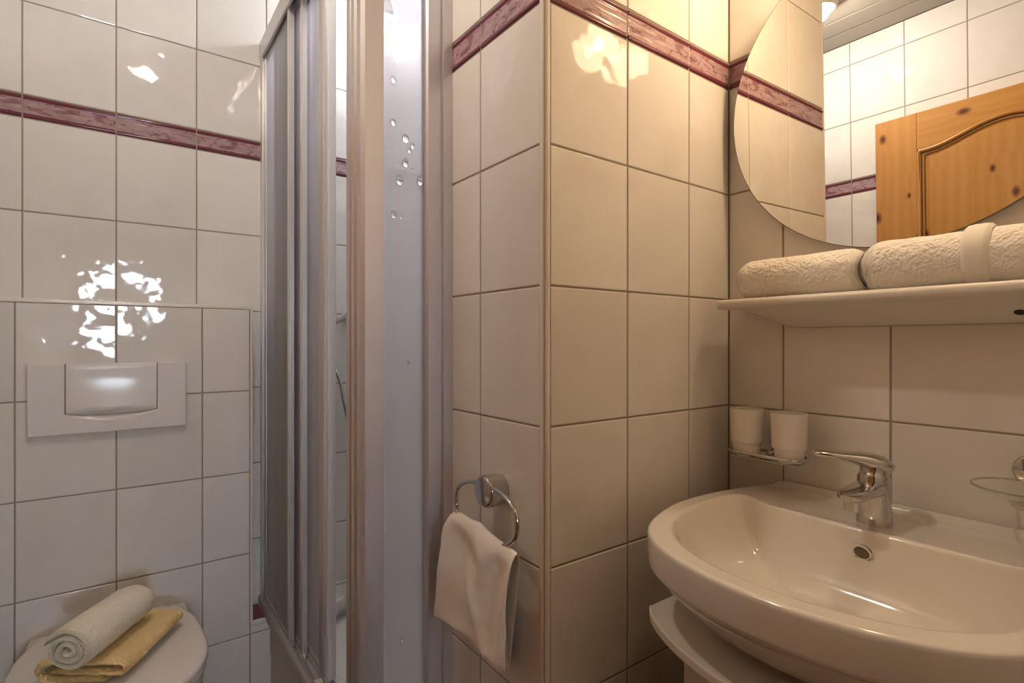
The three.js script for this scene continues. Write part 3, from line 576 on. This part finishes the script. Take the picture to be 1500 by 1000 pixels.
function spiral(R, th, turns, start, cy, squash = 1, dir = 1) {
  const pts = [], n = Math.round(turns * 44), pitch = th * 1.12;
  for (let i = 0; i <= n; i++) { const a = i / n * turns * Math.PI * 2, r = R - th / 2 - pitch * (turns - a / (Math.PI * 2)); if (r < th * 0.35) continue; const q = start + dir * a; pts.push([r * Math.cos(q), cy + r * Math.sin(q) * squash]); }
  return pts;
}
{
  // folded yellow towel on the lid, white rolled towel on top of it
  const ax = V(0.555, 0, -0.832), y = 0.4562;
  const fold = (pts, per = 9) => new THREE.CatmullRomCurve3(pts.map(([a, b]) => V(a, b, 0)), false, 'catmullrom', 0.5).getPoints(pts.length * per).map((p) => [p.x, p.y]);
  const yTop = fold([[-0.055, 0.006], [0.0, 0.005], [0.054, 0.0055], [0.074, 0.011], [0.080, 0.021], [0.074, 0.033], [0.05, 0.038], [0.0, 0.036], [-0.04, 0.035], [-0.076, 0.035], [-0.088, 0.027], [-0.082, 0.0175], [-0.05, 0.017], [0.0, 0.019], [0.05, 0.022]], 10);
  const t = thing('folded_towel', 'yellow folded towel on the toilet lid under the white roll', 'towel', [-0.02, y, -1.49]);
  const b = clothBand(yTop, 0.0108, V(-0.070, y + 0.001, -1.420), ax, 0.235, { seedK: 5, wob: 0.0015, grow: (tt) => [1.06 - 0.02 * tt, 1 + 0.14 * (1 - tt), 0.012 * tt, 0] });
  part('terry_cloth', bandGeometry(b), M.yellowTowel, t);
  const t2 = thing('rolled_towel', 'white rolled towel lying on the yellow folded towel', 'towel', [-0.03, y + 0.04, -1.5]);
  const sp = spiral(0.053, 0.0125, 3.3, 2.2, 0.0475, 0.86, -1);
  const b2 = clothBand(sp, 0.0118, V(-0.086, y + 0.0405, -1.386), ax, 0.222, { seedK: 11, wob: 0.0014, rings: 50, grow: (tt) => [1 - 0.10 * smooth(0.75, 1, tt) + 0.03 * Math.sin(tt * 7), 1 - 0.06 * smooth(0.8, 1, tt), 0, 0] });
  part('terry_cloth', bandGeometry(b2), M.creamTowel, t2);
}
const SHY = 1.256, SZC = -0.377;
{
  const roll = (name, label, z0, z1, R, x, seedK, bandAt) => {
    const ax = V(0, 0, 1), t = thing(name, label, 'towel', [x, SHY, (z0 + z1) / 2], 'rolled towels on the shelf');
    const sp = spiral(R, 0.0125, 3.0, -0.6, R * 0.94, 0.94, 1);
    const b = clothBand(sp, 0.0120, V(x, SHY + 0.001, z0), ax, z1 - z0, { seedK, wob: 0.0016, rings: 64, roundEnd: 0.016, grow: (tt) => { const e = Math.min(tt, 1 - tt) * (z1 - z0); const k = 1 - 0.08 * (1 - smooth(0, 0.022, e)); return [k, k, 0, 0]; } });
    part('terry_cloth', bandGeometry(b), M.whiteTowel, t);
    for (const [a, w] of bandAt) {
      const rr = []; for (let k = 0; k <= 8; k++) { const q = a + w * k / 8; rr.push(Array.from({ length: 40 }, (_, i) => { const f = -0.6 - i / 39 * 4.4, r = R - 0.0002 - (k === 0 || k === 8 ? 0.006 : k === 1 || k === 7 ? 0.0012 : 0) + 0.0004 * (k % 2); return V(x + r * Math.cos(f), SHY + 0.001 + R * 0.94 + r * Math.sin(f) * 0.94, q); })); }
      const P = [], U = [], I = []; rr.forEach((r, k) => r.forEach((p, i) => { P.push(p.x, p.y, p.z); U.push(i * 0.005, k * 0.005); if (k && i) { const d = k * 40 + i; I.push(d - 41, d - 1, d, d - 41, d, d - 40); } }));
      const g = new THREE.BufferGeometry(); g.setAttribute('position', new THREE.Float32BufferAttribute(P, 3)); g.setAttribute('uv', new THREE.Float32BufferAttribute(U, 2)); g.setIndex(I); g.computeVertexNormals();
      part('woven_band', g, M.band, t, 'smooth woven stripe');
    }
  };
  roll('rolled_towel', 'smaller white rolled towel at the left end of the shelf, by the tiled pier', -0.642, -0.404, 0.0485, 1.110, 21, []);
  roll('rolled_towel', 'larger white rolled towel with a smooth woven stripe, in front of the mirror', -0.398, -0.105, 0.0515, 1.110, 33, [[-0.258, 0.036]]);
}
// ---------------------------------------------------------------- towel ring with guest towel
{
  const zc = -0.858, yc = 0.838, x = 0.550;
  const t = thing('towel_ring', 'chrome towel ring with round mount on the narrow pier face', 'towel ring', [PX, 0.877, zc]);
  const mount = new THREE.LatheGeometry([[0, 0.0455], [0.024, 0.045], [0.0295, 0.043], [0.0315, 0.0395], [0.0315, 0.012], [0.029, 0.010], [0.029, 0]].map(([r, h]) => new THREE.Vector2(r, h)), 48);
  mount.rotateZ(Math.PI / 2); mount.translate(PX, 0.877, zc); part('mount', mount, M.chrome, t);
  const pts = []; for (let i = 0; i < 40; i++) { const a = i / 40 * Math.PI * 2, c = Math.cos(a), s = Math.sin(a); pts.push([x + 0.018 - 0.006 * (1 - s) / 2, yc + 0.052 * Math.sign(s) * Math.abs(s) ** 0.85, zc + 0.106 * Math.sign(c) * Math.abs(c) ** 0.85]); }
  part('ring', tube(pts, 0.0047, 160, 12, true), M.chrome, t);
}
{
  const t = thing('guest_towel', 'small white towel hanging over the chrome towel ring', 'towel', [0.56, 0.58, -0.87]);
  const at = (list, u) => { const f = u * (list.length - 1), i = Math.min(list.length - 2, Math.floor(f)), k = f - i; return list[i].map((a, j) => a + (list[i + 1][j] - a) * k); };
  const ridge = [[-0.984, 0.798], [-0.962, 0.812], [-0.935, 0.815], [-0.90, 0.812], [-0.866, 0.815], [-0.838, 0.806], [-0.80, 0.800], [-0.772, 0.797], [-0.748, 0.794]];
  const front = [[-1.022, 0.577], [-0.985, 0.581], [-0.945, 0.588], [-0.905, 0.594], [-0.87, 0.594], [-0.83, 0.590], [-0.80, 0.590], [-0.776, 0.590], [-0.757, 0.592]];
  const back = [[-0.99, 0.556], [-0.96, 0.552], [-0.93, 0.548], [-0.90, 0.546], [-0.88, 0.548], [-0.86, 0.552], [-0.84, 0.556], [-0.82, 0.560], [-0.795, 0.562]];
  const nu = 72, nv = 84, rings = [];
  const fold = (u, v) => {   // ridges running down from the ring, v = 0 at the ring and 1 at the hem
    const a = u + 0.20 * v;
    return 0.0055 * Math.sin(a * 12.5 + 0.6) * (1 - 0.45 * v) + 0.007 * Math.exp(-(((u - 0.30 - 0.34 * v) / 0.07) ** 2)) * smooth(0.15, 0.5, v) - 0.008 * Math.exp(-(((u - 0.46) / 0.14) ** 2 + ((v - 0.30) / 0.16) ** 2)) + 0.006 * noise3.noise(u * 3.5, v * 2.6, 4.2) + 0.0010 * noise3.noise(u * 12, v * 9, 8.8) + 0.006 * Math.exp(-(((u - 0.70 + 0.25 * v) / 0.06) ** 2)) * (1 - v);
  };
  const mid = (u, k) => {   // k from -1 (front hem) over 0 (ring) to 1 (back hem)
    const v = Math.abs(k), r = at(ridge, u), e = at(k < 0 ? front : back, u), w = smooth(0, 0.10, v);
    const z = r[0] + (e[0] - r[0]) * v ** (k < 0 ? 1.15 : 1), y = r[1] + (e[1] - r[1]) * v - 0.0 * w;
    const x = k < 0 ? 0.562 - 0.011 * Math.sqrt(w) - 0.008 * v - fold(u, v) * smooth(0.02, 0.2, v) : 0.562 + 0.009 * Math.sqrt(w) + 0.010 * v + 0.003 * Math.sin(u * 9 + 1) * v;
    return V(x, y, z);
  };
  for (let j = 0; j <= nv; j++) {
    const k = -1 + 2 * j / nv, line = Array.from({ length: nu + 1 }, (_, i) => mid(i / nu, k)), ring = [], other = [];
    const nextLine = Array.from({ length: nu + 1 }, (_, i) => mid(i / nu, Math.min(1, k + 0.01))), prevLine = Array.from({ length: nu + 1 }, (_, i) => mid(i / nu, Math.max(-1, k - 0.01)));
    for (let i = 0; i <= nu; i++) {
      const du = line[Math.min(nu, i + 1)].clone().sub(line[Math.max(0, i - 1)]), dv = nextLine[i].clone().sub(prevLine[i]), nn = du.cross(dv).normalize();
      const q = 0.0017 * (i === 0 || i === nu || j === 0 || j === nv ? 0.35 : 1);
      ring.push(line[i].clone().addScaledVector(nn, q)); other.push(line[i].clone().addScaledVector(nn, -q));
    }
    rings.push(ring.concat(other.reverse()));
  }
  const g = bandGeometry({ rings });
  part('cloth', g, M.guestTowel, t);
}

// ---------------------------------------------------------------- washbasin, tap, cabinet
const ZS = -0.365, SINKY = 0.85;
{
  const t = thing('washbasin', 'cream white ceramic washbasin with a wide oval bowl on the right wall', 'sink', [WR, 0.66, ZS]);
  const half = [[0, 0.0], [0, 0.12], [0, 0.205], [0.004, 0.228], [0.022, 0.247], [0.06, 0.264], [0.136, 0.283], [0.22, 0.292], [0.30, 0.290], [0.37, 0.273], [0.44, 0.243], [0.49, 0.198], [0.525, 0.135], [0.544, 0.062], [0.549, 0.0]];
  const innerHalf = [[0.170, 0.0], [0.170, 0.10], [0.160, 0.19], [0.148, 0.225], [0.155, 0.243], [0.19, 0.253], [0.26, 0.254], [0.33, 0.244], [0.40, 0.217], [0.455, 0.172], [0.490, 0.115], [0.507, 0.052], [0.511, 0.0]];
  const C = [0.31, 0];
  const radial = (h) => {
    const c = new THREE.CatmullRomCurve3(h.map(([d, s]) => V(d, s, 0)), false, 'catmullrom', 0.5).getPoints(300).map((p) => [Math.atan2(p.y, p.x - C[0]), Math.hypot(p.x - C[0], p.y)]);
    return (a) => { const q = Math.abs(a > Math.PI ? a - 2 * Math.PI : a); let best = c[0], prev = null; for (const k of c) { if (prev && (prev[0] - q) * (k[0] - q) <= 0) { const f = (prev[0] - q) / ((prev[0] - k[0]) || 1); return prev[1] + (k[1] - prev[1]) * f; } prev = k; if (Math.abs(k[0] - q) < Math.abs(best[0] - q)) best = k; } return best[1]; };
  };
  const rOut = radial(half), rIn = radial(innerHalf), N = 160, ang = Array.from({ length: N }, (_, i) => i / N * Math.PI * 2), ro = ang.map(rOut), ri = ang.map(rIn);
  const ring = (fn) => ang.map((a, i) => {
    const [r, y] = fn(ro[i], ri[i], a), d = C[0] + r * Math.cos(a), s = r * Math.sin(a);
    const back = r > ri[i] - 0.001 ? 1 : 0;
    const ledge = back * 0.011 * (1 - smooth(0.013, 0.022, d)) , dish = back * -0.005 * smooth(0.03, 0.045, d) * (1 - smooth(0.15, 0.172, d)) * (1 - smooth(0.17, 0.23, Math.abs(s)));
    return V(WR - 0.001 - Math.max(0, d), y + (y > 0.835 ? ledge + dish : 0), ZS + s);
  });
  const under = [[0.20, 0.7005], [0.34, 0.7015], [0.50, 0.708], [0.64, 0.720], [0.77, 0.740], [0.87, 0.762], [0.935, 0.780], [0.962, 0.789]];
  const rings = under.map(([k, y]) => ring((o) => [o * k, y]));
  for (const [off, y] of [[-0.008, 0.7925], [-0.0045, 0.794], [-0.0025, 0.7965], [-0.0015, 0.802], [0, 0.825], [0, 0.842], [-0.0012, 0.8465], [-0.0035, 0.849], [-0.007, SINKY], [-0.010, SINKY + 0.0002]]) rings.push(ring((o) => [o + off, y]));
  for (const k of [0.025, 0.05, 0.075, 0.10, 0.125, 0.15, 0.18, 0.24, 0.3, 0.45, 0.6, 0.75, 0.9]) rings.push(ring((o, i) => [o - 0.010 + (i + 0.005 - o + 0.010) * k, SINKY]));
  rings.push(ring((o, i) => [i + 0.004, SINKY - 0.0004])); rings.push(ring((o, i) => [i, SINKY - 0.0025])); rings.push(ring((o, i) => [i - 0.003, SINKY - 0.007]));
  for (const [k, y] of [[0.965, 0.832], [0.935, 0.812], [0.90, 0.792], [0.85, 0.770], [0.77, 0.751], [0.66, 0.737], [0.50, 0.726], [0.33, 0.720], [0.18, 0.717], [0.09, 0.715]]) rings.push(ring((o, i) => [i * k, y]));
  part('basin', loft(rings), M.ceramic, t);
  const oh = new THREE.CylinderGeometry(0.0125, 0.0125, 0.010, 32); oh.rotateZ(Math.PI / 2); oh.rotateZ(0.42); oh.translate(WR - 0.1815, 0.812, ZS - 0.005);
  part('overflow_hole', oh, std({ color: lin(0.16, 0.13, 0.085), roughness: 0.6 }), t, 'dark overflow hole');
  const orr = new THREE.TorusGeometry(0.0128, 0.0018, 10, 40); orr.rotateY(Math.PI / 2); orr.rotateZ(0.42); orr.translate(WR - 0.1865, 0.8145, ZS - 0.005);
  part('overflow_rim', orr, M.ceramic, t);
  part('drain', lathe([[0, 0.7215], [0.020, 0.721], [0.030, 0.7195], [0.033, 0.7165], [0.033, 0.712]], WR - C[0], 0, ZS), M.chrome, t);
}
{
  const fx = WR - 0.108, fz = -0.379, y = SINKY - 0.0055;
  const t = thing('faucet', 'chrome single-lever mixer tap on the washbasin', 'faucet', [fx, y, fz]);
  // body: oval column leaning back slightly, widening into the dome under the lever
  const ell = (cx, cy, cz, rx, rz, tilt = 0) => Array.from({ length: 40 }, (_, i) => { const a = -i / 40 * Math.PI * 2; return V(cx + rx * Math.cos(a), cy + tilt * rx * Math.cos(a), cz + rz * Math.sin(a)); });
  part('body', loft([ell(fx, y, fz, 0.0285, 0.0270), ell(fx, y + 0.004, fz, 0.0295, 0.0278), ell(fx - 0.001, y + 0.02, fz, 0.0280, 0.0262), ell(fx - 0.003, y + 0.046, fz, 0.0272, 0.0250), ell(fx - 0.004, y + 0.066, fz, 0.0272, 0.0250, -0.1), ell(fx - 0.003, y + 0.081, fz, 0.0268, 0.0248, -0.15), ell(fx - 0.003, y + 0.086, fz, 0.0250, 0.0230, -0.15)]), M.chrome, t);
  part('spout', loft([
    [0.004, 0.064, 0.020, 0.017], [-0.020, 0.066, 0.0235, 0.0165], [-0.042, 0.066, 0.0240, 0.0145], [-0.066, 0.0655, 0.0235, 0.0125], [-0.090, 0.0650, 0.0220, 0.0105], [-0.106, 0.0645, 0.0180, 0.0085], [-0.116, 0.064, 0.010, 0.0055],
  ].map(([dx, dy, w, h]) => Array.from({ length: 36 }, (_, i) => { const a = -i / 36 * Math.PI * 2, c = Math.cos(a), s = Math.sin(a); return V(fx + dx, y + dy + h * (s > 0 ? 0.72 * s ** 0.6 : s), fz + w * Math.sign(c) * Math.abs(c) ** 0.8); }))), M.chrome, t);
  part('aerator', new THREE.CylinderGeometry(0.0128, 0.0118, 0.018, 32).translate(fx - 0.092, y + 0.049, fz), M.chrome, t);
  part('neck', loft([ell(fx - 0.002, y + 0.0845, fz, 0.0248, 0.0228, -0.15), ell(fx - 0.001, y + 0.0875, fz, 0.0235, 0.0216, -0.15), ell(fx + 0.001, y + 0.094, fz, 0.0238, 0.0220, -0.1), ell(fx + 0.002, y + 0.104, fz, 0.0250, 0.0232, 0)]), M.chrome, t);
  // lever swung towards the tumblers
  const dx = -0.60, dz = -0.80, L = (d, h, w, t2, e = 0.8) => [fx + 0.002 + dx * d, y + h, fz + dz * d, w, t2, e];
  part('lever', sweep([L(-0.0165, 0.089, 0.008, 0.009), L(-0.0155, 0.097, 0.020, 0.0165), L(-0.006, 0.105, 0.0240, 0.0165), L(0.008, 0.109, 0.0240, 0.0155), L(0.024, 0.1125, 0.0220, 0.0125), L(0.046, 0.1155, 0.0190, 0.0090), L(0.068, 0.1175, 0.0165, 0.0070), L(0.086, 0.1185, 0.0145, 0.0060), L(0.095, 0.1185, 0.0110, 0.0048), L(0.099, 0.1185, 0.0045, 0.0022)], 32), M.chrome, t);
}
{
  const t = thing('vanity_cabinet', 'white cabinet with an overhanging curved top under the washbasin', 'cabinet', [WR, 0, ZS]);
  const plan = (h, f, r, back) => {   // curved front
    const o = [[back, ZS - h], [WR - f + 0.09, ZS - h], [WR - f + 0.087, ZS - h + 0.002]];
    for (let k = 0; k <= 28; k++) { const s = -1 + 2 * k / 28; o.push([WR - f + 0.088 - 0.088 * (1 - s * s) ** 0.78, ZS + (h - 0.001) * s * 0.995]); }
    o.push([WR - f + 0.087, ZS + h - 0.002], [WR - f + 0.09, ZS + h], [back, ZS + h]); return o.filter((p, i) => i === 0 || Math.hypot(p[0] - o[i - 1][0], p[1] - o[i - 1][1]) > 1e-4);
  };
  const s = new THREE.Shape(plan(0.251, 0.519, 0.1, WR - 0.003).map(([x, z]) => new THREE.Vector2(x, -z)));
  const top = new THREE.ExtrudeGeometry(s, { depth: 0.010, bevelEnabled: true, bevelThickness: 0.0035, bevelSize: 0.0035, bevelOffset: -0.0035, bevelSegments: 3, curveSegments: 40 });
  top.rotateX(-Math.PI / 2); top.translate(0, 0.6855, 0); part('top', top, M.vanity, t);
  part('cabinet_body', upright(plan(0.197, 0.475, 0.1, WR - 0.003), 0.10, 0.6815, 0.002), M.vanity, t);
  const door = (z0, z1, label) => {
    const o = []; const h = 0.197; for (let k = 0; k <= 14; k++) { const z = z0 + (z1 - z0) * k / 14, q = Math.min(0.999, Math.abs((z - ZS) / (h * 0.995))); o.push([WR - 0.475 + 0.088 - 0.088 * (1 - q * q) ** 0.78 - 0.001, z]); }
    const shell = o.concat(o.slice().reverse().map(([x, z]) => [x - 0.016, z])), d = part('door', upright(shell, 0.12, 0.676, 0.002), M.vanity, t);
    const zz = z1 > ZS + 0.02 ? z0 + 0.03 : z1 - 0.03; part('knob', new THREE.SphereGeometry(0.012, 20, 14).translate(WR - 0.503, 0.60, zz), M.chrome, d);
  };
  door(ZS - 0.185, ZS - 0.002); door(ZS + 0.002, ZS + 0.185);
  part('plinth', upright(plan(0.17, 0.42, 0.1, WR - 0.003), 0.0, 0.10, 0), M.vanity, t);
}

// ---------------------------------------------------------------- shelf, mirror, tumblers, soap dish
{
  const t = thing('ceramic_shelf', 'long white ceramic shelf on the right wall below the mirror', 'shelf', [WR, 1.2, SZC]);
  const H = 0.3125, rings = [], n = 72;
  for (let k = 0; k <= n; k++) {
    const s = -Math.cos(Math.PI * k / n), z = SZC + H * s, a = Math.abs(s) * H, e = (H - a) / 0.035;
    const depth = e >= 1 ? 0.134 : 0.095 + 0.039 * Math.sqrt(Math.max(0, 1 - (1 - e) ** 2)), lipH = e >= 0.35 ? 0.0185 : 0.010 + 0.0085 * Math.sqrt(Math.max(0, 1 - (1 - e / 0.35) ** 2));
    const drop = lipH + 0.041 * (1 - smooth(0.185, 0.305, a)), r = [], y = SHY - (0.0185 - lipH) / 2;
    const P = (d, yy) => r.push(V(WR - 0.001 - d, yy, z));
    P(0, y - 0.003); P(0.02, y - 0.004); P(depth - 0.02, y - 0.004); P(depth - 0.012, y - 0.001); P(depth - 0.006, y); P(depth - 0.002, y - 0.002); P(depth, y - 0.006); P(depth, y - lipH + 0.008); P(depth - 0.002, y - lipH + 0.003); P(depth - 0.008, y - lipH - 0.001);
    for (let i = 1; i <= 12; i++) { const q = i / 12; P((depth - 0.008) * (1 - q), y - lipH - 0.001 - (drop - lipH) * smooth(0, 1, q * 0.92 + 0.02) / smooth(0, 1, 0.94)); }
    rings.push(r);
  }
  const probe = rings[10][1].clone().sub(rings[10][0]).cross(rings[11][0].clone().sub(rings[10][0])).y; if (probe < 0) rings.forEach((r) => r.reverse());
  part('shelf_body', loft(rings), M.matteCeramic, t);
  for (const s of [-1, 1]) {
    const z = SZC + s * 0.178;
    if (s < 0) part('screw_cover', lathe([[0, -0.004], [0.006, -0.004], [0.0085, -0.001], [0.0085, 0.006], [0, 0.006]], WR - 0.040, 1.2065, z, 28), M.matteCeramic, t);
    else { const g = new THREE.CylinderGeometry(0.0070, 0.0070, 0.004, 28); g.rotateZ(-0.45); g.translate(WR - 0.054, 1.2122, z); part('screw_hole', g, M.gap, t, 'dark screw hole'); }
  }
}
{
  const R = 0.319, y = 1.662, z = SZC + 0.002, tilt = 0.017;
  const t = thing('round_mirror', 'large round frameless mirror above the ceramic shelf', 'mirror', [WR - 0.021, y - R, z]);
  t.rotation.z = tilt;   // its top leans a little into the room
  const put = (name, g, m) => { const o = shadows(new THREE.Mesh(g, m)); o.name = name; t.add(o); return o; };
  put('mirror_glass', (() => { const g = new THREE.CircleGeometry(R - 0.0015, 128); g.rotateY(-Math.PI / 2); g.translate(-0.0055, R, 0); return g; })(), M.mirror);
  put('glass_edge', (() => { const g = new THREE.LatheGeometry([[0, -0.0005], [R, -0.0005], [R, 0.0048], [R - 0.0015, 0.0054], [0, 0.0052]].map(([r, h]) => new THREE.Vector2(r, h)), 128); g.rotateZ(Math.PI / 2); g.translate(0, R, 0); return g; })(), M.mirrorEdge);
  for (const s of [-1, 1]) put('mirror_hook', (() => { const g = new RoundedBoxGeometry(0.020, 0.02, 0.02, 2, 0.002); g.translate(0.0115, R + 0.1, s * 0.1); return g; })(), M.chrome);
}
{
  const holderX = WR - 0.074, zs = [-0.637, -0.545], y0 = 0.921;
  const t = thing('tumbler_holder', 'chrome double tumbler holder on the wall beside the pier', 'holder', [WR, y0, -0.591]);
  const loop = []; for (let i = 0; i < 48; i++) { const a = i / 48 * Math.PI * 2, c = Math.cos(a), s = Math.sin(a); loop.push([holderX + 0.034 * s, y0 + 0.006, -0.591 + Math.sign(c) * (0.046 + 0.034 * Math.abs(c)) * Math.min(1, Math.abs(c) * 3)]); }
  part('ring', tube(loop, 0.0036, 160, 10, true), M.chrome, t);
  part('base_plate', rbox(holderX - 0.022, holderX + 0.022, y0 - 0.0075, y0 - 0.0035, -0.591 - 0.070, -0.591 + 0.070, 0.0018), M.chrome, t);
  part('arm', merge(rbox(holderX + 0.018, WR - 0.004, y0 + 0.000, y0 + 0.012, -0.603, -0.579, 0.003), rbox(holderX - 0.006, holderX + 0.006, y0 - 0.006, y0 + 0.004, -0.597, -0.585, 0.002)), M.chrome, t);
  const m = new THREE.LatheGeometry([[0, 0.018], [0.020, 0.017], [0.023, 0.012], [0.023, 0]].map(([r, h]) => new THREE.Vector2(r, h)), 40); m.rotateZ(Math.PI / 2); m.translate(WR, y0 + 0.012, -0.591); part('wall_mount', m, M.chrome, t);
  const cup = thing('tumbler', 'left white tumbler of the pair, in the corner by the pier', 'cup', [holderX, y0 - 0.003, zs[0]], 'tumblers in the chrome holder');
  const g = new THREE.LatheGeometry([[0, 0], [0.024, 0], [0.0265, 0.002], [0.0272, 0.005], [0.0285, 0.024], [0.0292, 0.026], [0.0318, 0.029], [0.0325, 0.032], [0.0350, 0.099], [0.0347, 0.1010], [0.0338, 0.1015], [0.0330, 0.100], [0.0302, 0.034], [0.026, 0.010], [0, 0.008]].map(([r, h]) => new THREE.Vector2(r, h)), 56);
  const cm = shadows(new THREE.Mesh(g, M.tumbler)); cm.name = 'cup_body'; cup.add(cm);
  const cup2 = cup.clone(); cup2.name = numbered('tumbler'); cup2.position.z = zs[1]; cup2.userData = { ...cup.userData, label: 'right white tumbler of the pair, nearer the tap' }; scene.add(cup2);
}
{
  const x = WR - 0.078, y = 0.926, z = -0.190;
  const t = thing('soap_dish', 'clear glass soap dish on a chrome wall bracket right of the tap', 'soap dish', [WR, y - 0.02, z]);
  part('dish', lathe([[0, -0.004], [0.026, -0.004], [0.040, 0.000], [0.054, 0.0085], [0.0625, 0.0155], [0.0635, 0.0172], [0.0620, 0.0182], [0.0605, 0.0172], [0.052, 0.0120], [0.038, 0.0042], [0.025, 0.0006], [0, 0]], x, y, z, 72), M.glass, t);
  const rim = new THREE.TorusGeometry(0.0620, 0.0016, 12, 72); rim.rotateX(Math.PI / 2); rim.translate(x, y + 0.0172, z); part('rim', rim, M.glassRim, t);
  part('bracket', merge(lathe([[0, -0.013], [0.014, -0.013], [0.016, -0.010], [0.016, -0.007], [0.020, -0.0055], [0, -0.005]], x, y, z, 36), rbox(x, WR - 0.004, y - 0.013, y - 0.006, z - 0.008, z + 0.008, 0.003)), M.chrome, t);
  const m = new THREE.LatheGeometry([[0, 0.024], [0.022, 0.023], [0.0255, 0.018], [0.0255, 0.004], [0.024, 0]].map(([r, h]) => new THREE.Vector2(r, h)), 44); m.rotateZ(Math.PI / 2); m.translate(WR, y + 0.034, z); part('wall_mount', m, M.chrome, t);
  part('stem', rbox(WR - 0.014, WR - 0.004, y - 0.012, y + 0.03, z - 0.007, z + 0.007, 0.003), M.chrome, t);
}

renderer.render(scene, camera);
